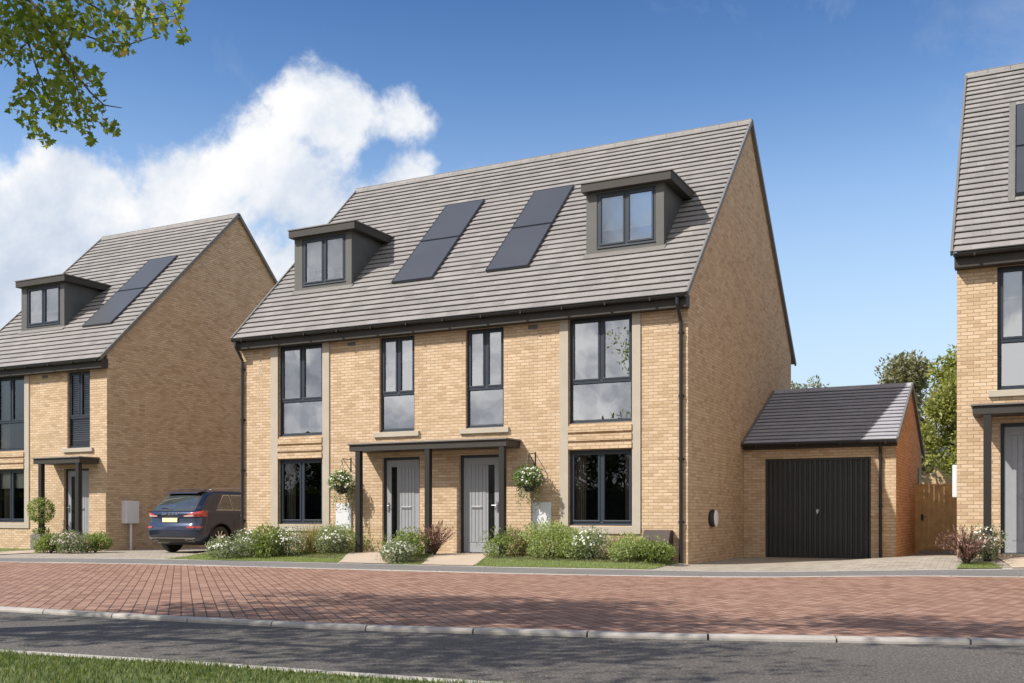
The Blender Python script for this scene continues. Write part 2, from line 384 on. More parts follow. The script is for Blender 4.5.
# beds and lawns in front of the pair of houses
def poly_sheet(name, poly, dz, mat, kind='structure', step=.25):
    """fill a convex quad (p0 p1 along the kerb, p3 p2 along the house) following the ground"""
    p0, p1, p2, p3 = poly; vs = []; n = 10; m = 10
    for i in range(n + 1):
        for j in range(m + 1):
            u, v = i / n, j / m
            x = (p0[0] * (1 - u) + p1[0] * u) * (1 - v) + (p3[0] * (1 - u) + p2[0] * u) * v
            y = (p0[1] * (1 - u) + p1[1] * u) * (1 - v) + (p3[1] * (1 - u) + p2[1] * u) * v
            vs.append((x, y, hgt(x, y) + dz))
    fs = [(i * (m + 1) + j, (i + 1) * (m + 1) + j, (i + 1) * (m + 1) + j + 1, i * (m + 1) + j + 1) for i in range(n) for j in range(m)]
    mb = MB(); mb.add(vs, fs); return tag(mb.build(name, mat, recalc=False), kind=kind)
pe = .06
LAWNS = [((-11.3, Pc(-11.3) + pe), (-6.75, Pc(-6.75) + pe), (-8.05, -.02), (-11.3, -.02)),
         ((-5.55, Pc(-5.55) + pe), (-4.75, Pc(-4.75) + pe), (-5.80, -.02), (-6.15, -.02)),
         ((-3.6, Pc(-3.6) + pe), (-.15, Pc(-.15) + pe + .15), (-.15, -.02), (-4.35, -.02))]
for l in LAWNS: poly_sheet('front_lawn', l, .012, M['ground'])
BEDS = [((-11.2, -1.75), (-7.35, -1.6), (-8.0, -.03), (-11.2, -.03)), ((-5.5, -2.1), (-4.95, -2.1), (-5.82, -.03), (-6.12, -.03)), ((-3.8, -1.1), (-.2, -1.1), (-.2, -.03), (-4.3, -.03))]
for l in BEDS: poly_sheet('soil_bed', l, .02, M['soil'])
poly_sheet('path', ((-6.72, Pc(-6.7) + pe), (-5.55, Pc(-5.5) + pe), (-6.15, -.02), (-8.05, -.02)), .022, M['slab'])
poly_sheet('path', ((-4.75, Pc(-4.75) + pe), (-3.6, Pc(-3.6) + pe), (-4.35, -.02), (-5.80, -.02)), .022, M['slab'])
poly_sheet('path', ((-17.9, Pc(-17.9) + pe), (-16.6, Pc(-16.6) + pe), (-17.3, .58), (-18.9, .58)), .022, M['slab'])
poly_sheet('front_lawn', ((-24, Pc(-24) + pe), (-18.0, Pc(-18.0) + pe), (-19.0, .58), (-24, .58)), .012, M['ground'])
poly_sheet('path', ((5.75, Pc(5.75) + pe), (8, Pc(8) + pe), (8, .3), (5.45, .3)), .022, M['slab'])
poly_sheet('front_lawn', ((4.92, Pc(4.92) + .05), (5.6, Pc(5.6) + .05), (5.45, -.55), (4.98, -.55)), .02, M['ground'])

# ------------------------------------------------------------------ houses
def wall_panel(mb, x0, x1, z0, z1, y, openings, reveal=.12):
    xs = sorted({x0, x1, *[o[0] for o in openings], *[o[1] for o in openings]})
    zs = sorted({z0, z1, *[o[2] for o in openings], *[o[3] for o in openings]})
    for i in range(len(xs) - 1):
        for j in range(len(zs) - 1):
            cx, cz = (xs[i] + xs[i + 1]) / 2, (zs[j] + zs[j + 1]) / 2
            if any(o[0] < cx < o[1] and o[2] < cz < o[3] for o in openings): continue
            mb.quad((xs[i], y, zs[j]), (xs[i + 1], y, zs[j]), (xs[i + 1], y, zs[j + 1]), (xs[i], y, zs[j + 1]))
    for a, b, c, d in openings:
        mb.quad((a, y, c), (a, y, d), (a, y + reveal, d), (a, y + reveal, c))
        mb.quad((b, y, d), (b, y, c), (b, y + reveal, c), (b, y + reveal, d))
        mb.quad((a, y, d), (b, y, d), (b, y + reveal, d), (a, y + reveal, d))
        mb.quad((b, y, c), (a, y, c), (a, y + reveal, c), (b, y + reveal, c))

def window(root, x0, x1, z0, z1, y, top, transom=None, bot=None, glass='glass_up', curtain=None, blind=None, slats=False, tan=False, part='window', mat='anth'):
    """frame + casements; panes, curtains and blinds are sub-parts"""
    f = MB(); p = MB(); w, d = .055, .07
    f.box(x0, x1, y, y + d, z0, z0 + w + .015); f.box(x0, x1, y, y + d, z1 - w, z1)
    f.box(x0, x0 + w, y, y + d, z0 + w + .015, z1 - w); f.box(x1 - w, x1, y, y + d, z0 + w + .015, z1 - w)
    f.box(x0 - .0, x1 + .0, y - .035, y, z0, z0 + .022)
    def cells(a, b, za, zb, n, sash):
        for i in range(n):
            xa = a + (b - a) * i / n; xb = a + (b - a) * (i + 1) / n
            if i: f.box(xa - .03, xa + .03, y, y + d, za, zb)
            l, r_ = xa + (.03 if i else 0), xb - (.03 if i < n - 1 else 0)
            s = .042 if sash else .012
            if sash:
                f.box(l, r_, y - .014, y + .05, za, za + s); f.box(l, r_, y - .014, y + .05, zb - s, zb)
                f.box(l, l + s, y - .014, y + .05, za + s, zb - s); f.box(r_ - s, r_, y - .014, y + .05, za + s, zb - s)
            p.quad((l + s, y + .02, za + s), (r_ - s, y + .02, za + s), (r_ - s, y + .02, zb - s), (l + s, y + .02, zb - s))
    a, b, c, e = x0 + w, x1 - w, z0 + w + .015, z1 - w
    if transom:
        f.box(a, b, y - .006, y + d, transom - .03, transom + .03)
        cells(a, b, transom + .03, e, top, True); cells(a, b, c, transom - .03, bot, False)
    else: cells(a, b, c, e, top, True)
    o = f.build(part, M[mat], root, bevel=.004)
    p.build('pane', M[glass], o, recalc=False)
    if curtain:
        wd, side = curtain
        for s in side:
            cm = MB()
            n = 18; xa = x0 + .02 if s == 'l' else x1 - .02 - wd
            pts = [(xa + wd * i / n, y + .22 + .035 * math.sin(i * 1.5)) for i in range(n + 1)]
            for i in range(n):
                cm.quad((pts[i][0], pts[i][1], z0 - .1), (pts[i + 1][0], pts[i + 1][1], z0 - .1), (pts[i + 1][0], pts[i + 1][1], z1), (pts[i][0], pts[i][1], z1))
            cm.build('curtain', M['tan' if tan else 'curtain'], o, smooth=True, recalc=False)
    if blind:
        bm_ = MB()
        if slats:
            z = z1 - .02
            while z > z1 - blind:
                bm_.add([(x0 + .03, y + .10, z - .012), (x1 - .03, y + .10, z - .012), (x1 - .03, y + .125, z + .012), (x0 + .03, y + .125, z + .012)], [(0, 1, 2, 3)]); z -= .062
        else: bm_.box(x0 + .03, x1 - .03, y + .11, y + .114, z1 - blind, z1)
        bm_.build('blind', M['slat' if slats else 'blind'], o)
    return o
def room(root, x0, x1, y, z0, z1, depth=2.6, mat='room'):
    r_ = MB(); r_.add([(x0, y, z0), (x1, y, z0), (x1, y + depth, z0), (x0, y + depth, z0), (x0, y, z1), (x1, y, z1), (x1, y + depth, z1), (x0, y + depth, z1)],
                     [(0, 1, 2, 3), (4, 7, 6, 5), (1, 5, 6, 2), (2, 6, 7, 3), (0, 3, 7, 4)])
    return r_.build('room', M[mat], root, recalc=False)

def front_door(root, x0, x1, z0, z1, y, slot='l', threshold=True):
    fr = MB(); w = .055
    fr.box(x0, x0 + w, y - .01, y + .08, z0, z1); fr.box(x1 - w, x1, y - .01, y + .08, z0, z1); fr.box(x0 + w, x1 - w, y - .01, y + .08, z1 - w, z1)
    fr.build('door_frame', M['anth'], root, bevel=.004)
    a, b, c, e = x0 + w + .004, x1 - w - .004, z0 + .03, z1 - w - .004
    W = b - a; sw = .155
    if slot == 'l': s0 = a + .13; s1 = s0 + sw; pa, pb = s1 + .05, b - .12
    else: s1 = b - .13; s0 = s1 - sw; pa, pb = a + .12, s0 - .05
    lf = MB()
    zt, zb = e - .16, c + .22
    lf.box(a, s0, y + .012, y + .055, c, e); lf.box(s1, b, y + .012, y + .055, c, e); lf.box(s0, s1, y + .012, y + .055, zt, e); lf.box(s0, s1, y + .012, y + .055, c, zb)
    n = 5
    for i in range(n):                                    # raised planks with open grooves
        u0 = pa + (pb - pa) * i / n + .007; u1 = pa + (pb - pa) * (i + 1) / n - .007
        lf.box(u0, u1, y + .002, y + .014, zb, zt)
    lf.box(a + .01, b - .01, y + .003, y + .013, zt + .02, e - .01); lf.box(a + .01, b - .01, y + .003, y + .013, c + .01, zb - .02)
    d = lf.build('door', M['door'], root, bevel=.002)
    gl = MB(); gl.box(s0 + .003, s1 - .003, y + .03, y + .036, zb + .003, zt - .003); gl.build('door_glass', M['doorglass'], d)
    bk = MB(); bk.box(s0 - .03, s1 + .03, y + .075, y + .078, zb - .02, zt + .02); bk.build('door_backing', M['dark'], d)
    h = MB(); hx = a + .06 if slot == 'l' else b - .06; hd = 1 if slot == 'l' else -1
    h.box(hx - .02, hx + .02, y - .004, y + .004, z0 + .92, z0 + 1.14); h.tube([(hx, y, z0 + 1.06), (hx, y - .05, z0 + 1.06), (hx + hd * .11, y - .05, z0 + 1.06)], .011); h.tube([(hx, y - .012, z0 + .96), (hx, y, z0 + .96)], .014)
    h.build('handle', M['satin'], d)
    l = MB(); lx = (pa + pb) / 2; l.box(lx - .14, lx + .14, y - .006, y + .004, z0 + .98, z0 + 1.05); l.box(lx - .12, lx + .12, y - .012, y - .004, z0 + .995, z0 + 1.035)
    l.build('letter_plate', M['satin'], d, bevel=.002)
    t = MB(); t.box(x0 + .01, x1 - .01, y - .06, y + .06, z0 - .03, z0 + .025); t.build('threshold', M['metal'], root)

def canopy(root, x0, x1, y, posts, zt, dz):
    c = MB(); c.box(x0, x1, y - .66, y - .002, zt - .165, zt - .02); co = c.build('canopy', M['fascia'], root, bevel=.004)
    t = MB(); t.box(x0 - .03, x1 + .03, y - .70, y - .002, zt - .02, zt + .012); t.build('canopy_roof', M['lead'], co, bevel=.004)
    for px_ in posts:
        p = MB(); p.box(px_ - .062, px_ + .062, y - .65, y - .526, hgt(px_, y - .6) - .03, zt - .165); p.build('post', M['post'], root, bevel=.006)

SL = .983
def roof(root, x0, x1, yf, z0, depth, n, tmat='tile', overhang=.08, run=None, sl=SL, gap_v=True):
    """real courses of overlapping tiles on both slopes, ridge and verge trims; yf,z0 = front eave line, run = eave to ridge"""
    run = run; yr, zr = yf + run, z0 + run * sl
    L_ = math.hypot(run, run * sl); ux, uz = run / L_, run * sl / L_; nx_, nz_ = -uz, ux
    mb = MB(); g_ = L_ / n; th = .036
    X0, X1 = x0 - overhang, x1 + overhang
    for side in (1, -1):
        for i in range(n):
            jit = random.uniform(-.004, .004)
            s0, s1 = i * g_, (i + 1) * g_ + .075
            a0, a1 = th + jit, -.012
            def P(s, h): return (yf + ux * s + nx_ * h, z0 + uz * s + nz_ * h)
            q = [P(s0 + .004, a0), P(s1, a1), P(s1, -.03), P(s0 + .04, a0 - .055), P(s0 + .032, a0 - .018), P(s0, a0 - .014)]
            if side < 0: q = [(2 * yr - a, b) for a, b in q]
            mb.prism(q, X0, X1, 0)
    o = mb.build('roof', M[tmat], root)
    r_ = MB(); seg = 0.45; x = X0
    while x < X1 - .01:
        e = min(x + seg, X1); prof = [(yr - .13, zr - .10), (yr - .11, zr - .03), (yr - .06, zr + .035), (yr, zr + .055), (yr + .06, zr + .035), (yr + .11, zr - .03), (yr + .13, zr - .10)]
        r_.prism(prof, x + .003, e - .003, 0); x = e
    r_.build('ridge_tiles', M[tmat], o)
    for xa, xb in ((X0 - .012, X0 + .03), (X1 - .03, X1 + .012)):
        v = MB()
        for side in (1, -1):
            def P(s, h): return (yf + ux * s + nx_ * h, z0 + uz * s + nz_ * h)
            q = [P(-.01, th + .016), P(L_, th + .016), P(L_, -.045), P(-.01, -.045)]
            if side < 0: q = [(2 * yr - a, b) for a, b in q]
            v.prism(q, xa, xb, 0)
        v.build('verge_trim', M['verge'], o)
    return o
def gutter(root, x0, x1, y, z, fz, fdepth, wy, box_h=.26):
    f = MB(); f.box(x0 - .03, x1 + .03, wy - fdepth, wy + .02, fz, fz + box_h); fo = f.build('fascia', M['fascia'], root, bevel=.004)
    g_ = MB(); n = 8; prof = [(y + .06 * math.cos(a), z + .06 * math.sin(a)) for a in [math.pi + math.pi * i / n for i in range(n + 1)]] + [(y + .05 * math.cos(a), z + .05 * math.sin(a)) for a in [2 * math.pi - math.pi * i / n for i in range(n + 1)]]
    g_.prism(prof, x0 - .04, x1 + .04, 0)
    x = x0 + .3
    while x < x1:                                          # brackets
        g_.box(x - .015, x + .015, y - .068, y + .07, z - .075, z - .02); x += .95
    g_.build('gutter', M['gutter'], root)
def downpipe(root, x, y, z, wy, zb=.0, mat='gutter'):
    p = MB(); p.tube([(x, y, z - .04), (x, y, z - .17), (x, wy - .055, z - .48), (x, wy - .055, zb)], .036, 10)
    zz = z - .7
    while zz > zb + .2:
        p.lathe([(.036, -.03), (.046, -.03), (.046, .03), (.036, .03)], (x, wy - .055, zz), 'z', 10); p.box(x - .06, x + .06, wy - .03, wy, zz - .015, zz + .015); zz -= 1.25
    return p.build('downpipe', M[mat], root)

def dormer(root, x0, x1, y, z0, ztop, wx0, wx1, capx0, capx1, roofz):
    """roofz(y) height of the main slope"""
    ye = y + (ztop - roofz(y)) / SL + .1
    d = MB()
    for a, b in ((x0, wx0), (wx1, x1)): d.box(a, b, y, y + .09, z0, ztop)
    d.box(wx0, wx1, y, y + .09, z0, z0 + .155); d.box(wx0, wx1, y, y + .09, ztop - .05, ztop)
    o = d.build('dormer', M['clad'], root, bevel=.003)
    for xa, xb in ((x0 + .004, x0 + .05), (x1 - .05, x1 - .004)):
        c = MB(); c.prism([(y + .09, z0), (y + .09, ztop), (ye, ztop), (y + .09, z0 - .12)], xa, xb, 0)
        c.build('dormer_cheek', M['cladside'], o)
    k = MB(); k.box(capx0, capx1, y - .16, ye + .15, ztop - .02, ztop + .16)
    k.build('dormer_roof', M['fascia'], o, bevel=.004)
    t = MB(); t.box(capx0 - .02, capx1 + .02, y - .18, ye + .2, ztop + .16, ztop + .185); t.build('roof_edge', M['lead'], o)
    fl = MB(); fl.add([(x0 - .04, y - .11, roofz(y - .11) + .045), (x1 + .04, y - .11, roofz(y - .11) + .045), (x1 + .04, y + .02, roofz(y + .02) + .055), (x0 - .04, y + .02, roofz(y + .02) + .055)], [(0, 1, 2, 3)])
    fl.build('apron_flashing', M['lead'], o, recalc=False)
    w = window(root, wx0, wx1, z0 + .155, ztop - .05, y + .015, 2, glass='glass_up', blind=.80, part='dormer_window')
    inn = MB(); inn.box(x0 + .06, x1 - .06, y + .7, y + .72, z0 + .05, ztop - .05); inn.build('room_wall', M['room'], w)

def panels(root, x0, x1, y0, ymid, y1, rz):
    for a, b in ((y0, ymid - .01), (ymid + .01, y1)):
        m_ = MB(); nv = Vector((0, -SL, 1)).normalized()
        def P(x, y, h): return (x, y + nv.y * h, rz(y) + nv.z * h)
        m_.add([P(x0, a, .02), P(x1, a, .02), P(x1, b, .02), P(x0, b, .02), P(x0, a, .075), P(x1, a, .075), P(x1, b, .075), P(x0, b, .075)],
               [(0, 3, 2, 1), (4, 5, 6, 7), (0, 1, 5, 4), (1, 2, 6, 5), (2, 3, 7, 6), (3, 0, 4, 7)])
        o = m_.build('solar_panel', M['solar'], root, bevel=.003)
        f = MB(); w = .016
        for (p, q, r_, s) in ((x0, x1, a, a + w), (x0, x1, b - w, b), (x0, x0 + w, a + w, b - w), (x1 - w, x1, a + w, b - w)):
            f.add([P(p, r_, .076), P(q, r_, .076), P(q, s, .076), P(p, s, .076)] + [P(p, r_, .080), P(q, r_, .080), P(q, s, .080), P(p, s, .080)], [(0, 3, 2, 1), (4, 5, 6, 7), (0, 1, 5, 4), (1, 2, 6, 5), (2, 3, 7, 6), (3, 0, 4, 7)])
        f.build('panel_frame', M['gutter'], o)

def meter_box(root, x0, x1, y, z0, z1):
    b = MB(); b.box(x0, x1, y - .05, y - .002, z0, z1); o = b.build('meter_box', M['white'], root, bevel=.006)
    l = MB(); l.box(x0 + .025, x1 - .025, y - .058, y - .05, z0 + .03, z1 - .03); l.build('meter_box_door', M['white'], o, bevel=.003)
    k = MB(); k.tube([(x1 - .06, y - .066, (z0 + z1) / 2), (x1 - .06, y - .056, (z0 + z1) / 2)], .012); k.build('latch', M['gutter'], o)
def vent(root, x, y, z):
    v = MB(); v.box(x - .11, x + .11, y - .012, y - .002, z - .045, z + .035)
    for i in range(4): v.box(x - .095, x + .095, y - .022, y - .012, z - .034 + i * .018, z - .026 + i * .018)
    v.build('wall_vent', M['lead'], root)

def house(name, label, x0, x1, Y, dz, units, group=None, doorlow=0, run=5.28):
    root = empty(name, ((x0 + x1) / 2, Y, 0), label, 'house', group)
    D = 10.0; ops = []; zb = -.12
    rz = lambda y: 5.33 + dz + SL * (y - (Y - .28))
    for u in units:
        a, b = u['wide']; ops += [(a, b, 2.9 + dz, 5.095 + dz), (a, b, .78 + dz, 2.345 + dz)]
        a, b = u['narrow']; ops += [(a, b, 2.9 + dz, 5.08 + dz)]
        a, b = u['door']; ops += [(a, b, .15 + dz - doorlow, 2.32 + dz)]
    w = MB()
    H = 5.14 + dz
    wall_panel(w, x0, x1, zb, H, Y, ops, .13)
    for x in (x0, x1):
        yR = Y - .28 + run; zt = lambda y: rz(y) - .03
        yb = 2 * yR - Y
        pts = [(x, Y, zb), (x, yb, zb), (x, yb, zt(Y)), (x, yR, zt(yR)), (x, Y, zt(Y))]
        w.add(pts, [(0, 1, 2, 3, 4)])
    w.quad((x1, yb, zb), (x0, yb, zb), (x0, yb, H + .3), (x1, yb, H + .3))
    # closed top behind the fascia
    w.quad((x0, Y, H), (x1, Y, H), (x1, Y, rz(Y) - .03), (x0, Y, rz(Y) - .03))
    w.build('wall', M['brick'], root, recalc=False)
    roof(root, x0, x1, Y - .28, 5.33 + dz, D, 34, run=run)
    gutter(root, x0, x1, Y - .30, 5.31 + dz, 5.08 + dz, .22, Y)
    for u in units:
        wy = Y + .075
        dk = u.get('lowrefl')
        a, b = u['wide']; s = u['strips']
        window(root, a, b, 2.9 + dz, 5.095 + dz, wy, 2, 3.76 + dz, 1, glass='glass_lo' if dk else 'glass_up', curtain=(.22, 'lr'), tan=bool(dk))
        window(root, a, b, .78 + dz, 2.345 + dz, wy, 2, glass='glass_lo', curtain=(.24, 'lr'), tan=True, blind=u.get('lowblind'))
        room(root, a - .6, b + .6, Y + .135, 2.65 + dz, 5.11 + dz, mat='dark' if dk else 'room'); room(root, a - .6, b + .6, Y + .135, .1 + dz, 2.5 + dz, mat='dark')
        st = MB()
        for c, e in s: st.box(c, e, Y - .03, Y + .02, .765 + dz, 5.085 + dz)
        st.box(s[0][0], s[1][1], Y - .032, Y + .06, .61 + dz, .765 + dz)
        st.build('stone_surround', M['stone'], root, bevel=.004)
        bb = MB()                                           # brick band with projecting courses between the two windows
        for k in range(3):
            z = 2.36 + k * .18 + dz; bb.box(a + .003, b - .003, Y - .055, Y + .01, z, z + .13)
        bb.build('brick_band', M['brick'], root)
        a, b = u['narrow']
        window(root, a, b, 2.9 + dz, 5.08 + dz, wy, 2, 3.77 + dz, 1, glass='glass_lo' if dk else 'glass_up', blind=2.0 if dk else .55, slats=bool(dk))
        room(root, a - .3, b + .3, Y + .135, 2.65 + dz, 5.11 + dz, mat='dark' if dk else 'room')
        sl_ = MB(); sl_.box(a - .14, b + .14, Y - .06, Y + .07, 2.785 + dz, 2.898 + dz); sl_.build('window_sill', M['stone'], root, bevel=.006)
        a, b = u['door']; front_door(root, a, b, .15 + dz - doorlow, 2.32 + dz, Y + .08, u['slot'])
        if 'dormer' in u:
            dd = u['dormer']; dormer(root, dd[0], dd[1], Y + 1.05, 6.62 + dz, 8.03 + dz, dd[0] + .25, dd[1] - .18, dd[0] - .06, dd[1] + .2, rz)
        if 'pan' in u:
            p = u['pan']; panels(root, p[0], p[1], Y + .93, Y + 2.24, Y + 3.54, rz)
        if 'meter' in u: meter_box(root, u['meter'][0], u['meter'][1], Y, .64 + dz, 1.27 + dz)
        vent(root, u['vent'], Y, 5.0 + dz)
    return root

LU = dict(wide=(-10.27, -8.93), strips=((-10.49, -10.27), (-8.93, -8.73)), narrow=(-7.32, -6.37), door=(-7.24, -6.23), slot='l', dormer=(-10.63, -8.86), pan=(-7.58, -6.45), meter=(-8.52, -8.09), vent=-8.1)
RU = dict(wide=(-2.57, -1.16), strips=((-2.77, -2.57), (-1.16, -.98)), narrow=(-5.04, -4.1), door=(-5.2, -4.18), slot='r', dormer=(-2.61, -.84), pan=(-5.02, -3.95), meter=(-3.40, -2.96), vent=-3.4)
main = house('semi_detached_house', 'central buff brick pair of townhouses with two dormers and two grey front doors', -11.42, 0, 0, 0, [LU, RU], 'buff brick townhouses along the street')
canopy(main, -7.69, -3.70, 0, (-7.47, -5.64, -3.82), 2.60, 0)
downpipe(main, -11.36, -.30, 5.31, 0, .0); downpipe(main, -.13, -.30, 5.31, 0, 0)
# brown gas meter housing by the right downpipe
b = MB(); b.prism([(-.30, .02), (-.30, .46), (-.16, .70), (-.002, .70), (-.002, .02)], -.86, -.30, 0); b.build('gas_meter_box', M['brown'], main, bevel=.012)
# electric car charger on the gable
ch = MB()
def oval(mb, x, y, z, ry, rz_, d, n=24):
    ring = [(y + ry * math.cos(2 * math.pi * i / n), z + rz_ * math.sin(2 * math.pi * i / n)) for i in range(n)]
    mb.prism(ring, x, x + d, 0)
oval(ch, .002, 1.64, .93, .21, .185, .08); cho = ch.build('car_charger', M['black'], main, bevel=.03)
ch = MB(); oval(ch, .083, 1.70, .93, .14, .178, .03); ch.build('charger_cover', M['cover'], cho, bevel=.02)
# back garden windows so that the rear is a real elevation too
def shift(u, dx, **k):
    v = {}
    for a, b in u.items():
        if a in ('wide', 'narrow', 'door', 'dormer', 'pan', 'meter'): v[a] = (b[0] + dx, b[1] + dx)
        elif a == 'strips': v[a] = tuple((c + dx, e + dx) for c, e in b)
        elif a == 'vent': v[a] = b + dx
        else: v[a] = b
    v.update(k); return v
lu = shift(LU, -11.28, lowrefl=1, dormer=(-21.75, -19.83), pan=(-18.88, -17.70), lowblind=.55, vent=-19.35); lu.pop('meter')
lu['narrow'] = (-18.42, -17.5); lu['door'] = (-18.56, -17.54)
left = house('detached_house', 'left buff brick house with one dormer, standing behind the blue car', -22.87, -16.83, .6, 0, [lu], 'buff brick townhouses along the street', run=5.5)
canopy(left, -19.0, -17.14, .6, (-18.75, -17.25), 2.60, 0)
mb_ = MB(); mb_.box(-16.83 + .002, -16.62, 1.10, 1.56, .76, 1.40); mo = mb_.build('meter_box', M['white'], left, bevel=.01)
mb_ = MB(); mb_.tube([(-16.70, 1.33, 0), (-16.70, 1.33, .76)], .035, 10); mb_.build('cable_duct', M['white'], mo)
ru = shift(RU, 10.58, vent=7.2, pan=(5.78, 6.9)); ru.pop('meter'); ru.pop('dormer'); ru['narrow'] = (5.50, 6.42); ru['door'] = (5.55, 6.58)
RZ = .29
right = house('detached_house', 'right buff brick house cut by the picture edge, beside the timber gate', 4.85, 10.9, .32, RZ, [ru], 'buff brick townhouses along the street', doorlow=.14)
canopy(right, 5.13, 7.2, .32, (5.36, 7.0), 2.60 + RZ, 0)
rzR = lambda y: 5.33 + RZ + SL * (y - .04)
for xa, xb in ((5.66, 5.775), (6.905, 7.02)):
    fl = MB(); fl.add([(xa, 1.1, rzR(1.1) + .05), (xb, 1.1, rzR(1.1) + .05), (xb, 4.0, rzR(4.0) + .05), (xa, 4.0, rzR(4.0) + .05)], [(0, 1, 2, 3)])
    fl.build('panel_flashing', M['lead'], right, recalc=False)
mb_ = MB(); mb_.box(4.77, 4.848, .42, .85, 1.32, 1.90); mb_.build('meter_box', M['white'], right, bevel=.01)

# ------------------------------------------------------------------ garage
gar = empty('garage', (1.7, 4.45, 0), 'small brick garage with a black up-and-over door beside the gable', 'garage')
gy, gx1 = 4.45, 3.40
w = MB(); w.cur = 0
wall_panel(w, 0.003, gx1, -.1, 2.68, gy, [(.51, 2.87, 0, 2.31)], .14)
gsl = .468; gz0 = 2.66; gyf = gy - .22; grun = 3.42; gyr = gyf + grun; grz = lambda y: gz0 + gsl * (y - gyf)
gyb = 2 * gyr - gy
w.quad((gx1, gyb, -.1), (0.003, gyb, -.1), (.003, gyb, 2.8), (gx1, gyb, 2.8))
w.add([(.003, gy, -.1), (.003, gyb, -.1), (.003, gyb, grz(gy) - .03), (.003, gyr, grz(gyr) - .03), (.003, gy, grz(gy) - .03)], [(0, 1, 2, 3, 4)])
w.build('wall', M['brick'], gar, recalc=False)
w = MB(); w.add([(gx1, gy, -.1), (gx1, gyb, -.1), (gx1, gyb, grz(gy) - .03), (gx1, gyr, grz(gyr) - .03), (gx1, gy, grz(gy) - .03)], [(0, 1, 2, 3, 4)])
w.build('gable_wall', M['redbrick'], gar, recalc=False)
roof(gar, .09, gx1, gyf, gz0, 0, 16, tmat='slate', overhang=.06, run=grun, sl=gsl)
gutter(gar, .06, gx1, gyf - .02, gz0 - .01, gz0 - .13, .12, gy, box_h=.12)
dp = MB(); dp.tube([(3.08, gyf - .02, gz0 - .05), (3.08, gy - .05, gz0 - .25), (3.08, gy - .05, 0)], .034, 10)
for z in (2.25, 1.2): dp.lathe([(.034, -.03), (.044, -.03), (.044, .03), (.034, .03)], (3.08, gy - .05, z), 'z', 10)
dp.build('downpipe', M['gutter'], gar)
d = MB(); d.box(.52, 2.86, gy + .13, gy + .15, .01, 2.30); n = 20
for i in range(n):                                          # vertical ribs
    a = .56 + (2.82 - .56) * i / n; b_ = .56 + (2.82 - .56) * (i + 1) / n
    d.prism([(a + .012, gy + .13), (a + .030, gy + .106), (b_ - .030, gy + .106), (b_ - .012, gy + .13)], .05, 2.27, 2)
gd = d.build('garage_door', M['ddoor'], gar)
f = MB(); f.box(.51, .56, gy + .07, gy + .13, 0, 2.31); f.box(2.82, 2.87, gy + .07, gy + .13, 0, 2.31); f.box(.56, 2.82, gy + .07, gy + .13, 2.26, 2.31); f.build('door_frame', M['ddoor'], gar)
h = MB(); h.box(1.66, 1.72, gy + .095, gy + .106, 1.06, 1.13); h.box(1.678, 1.702, gy + .06, gy + .095, 1.02, 1.11); h.build('handle', M['metal'], gd)
sw_ = MB(); sw_.box(gx1 - .02, gx1 + .02, 9.75, 10.45, 1.72, 2.25); sw_.build('side_window', M['gutter'], gar)

# timber gate between garage and right house
gt = empty('timber_gate', (4.1, 9, 0), 'brown boarded timber gate between the garage and the right house', 'gate')
b = MB(); x = 3.50
while x < 4.72:
    b.box(x, x + .110, 9.0, 9.02, .05, 1.78 + random.uniform(-.002, .002)); x += .12
b.build('boards', M['wood'], gt, bevel=.003)
for x in (3.44, 4.79):
    b = MB(); b.box(x - .04, x + .06, 8.97, 9.07, 0, 1.80); b.build('gate_post', M['wood'], gt)
for za, zb_ in ((1.785, 1.815), (.10, .20)):
    b = MB(); b.box(3.50, 4.74, 8.975, 8.998, za, zb_); b.build('rail', M['wood'], gt)
b = MB(); b.box(3.545, 3.60, 8.975, 8.998, .86, 1.02); b.tube([(3.57, 8.975, .95), (3.57, 8.94, .95), (3.66, 8.94, .95)], .01); b.build('latch', M['gutter'], gt)
gf = empty('garden_fence', (-14.2, 13, 0), 'boarded fence across the end of the driveway beyond the car', 'fence')
b = MB(); x = -16.8
while x < -11.5:
    b.box(x, x + .117, 12.5, 12.52, .05, 1.8); x += .12
b.build('boards', M['wood'], gf)
# far brick building seen above the gate
fb = empty('brick_outhouse', (3.5, 24, 0), 'pale brick building seen above the timber gate, behind the trees', 'building')
b = MB(); b.box(-1, 8, 24, 30, -.1, 3.3); b.build('wall', M['brick'], fb)
b = MB(); b.prism([(23.7, 3.25), (27, 5.2), (30.3, 3.25)], -1.1, 8.1, 0); b.build('roof', M['slate'], fb)

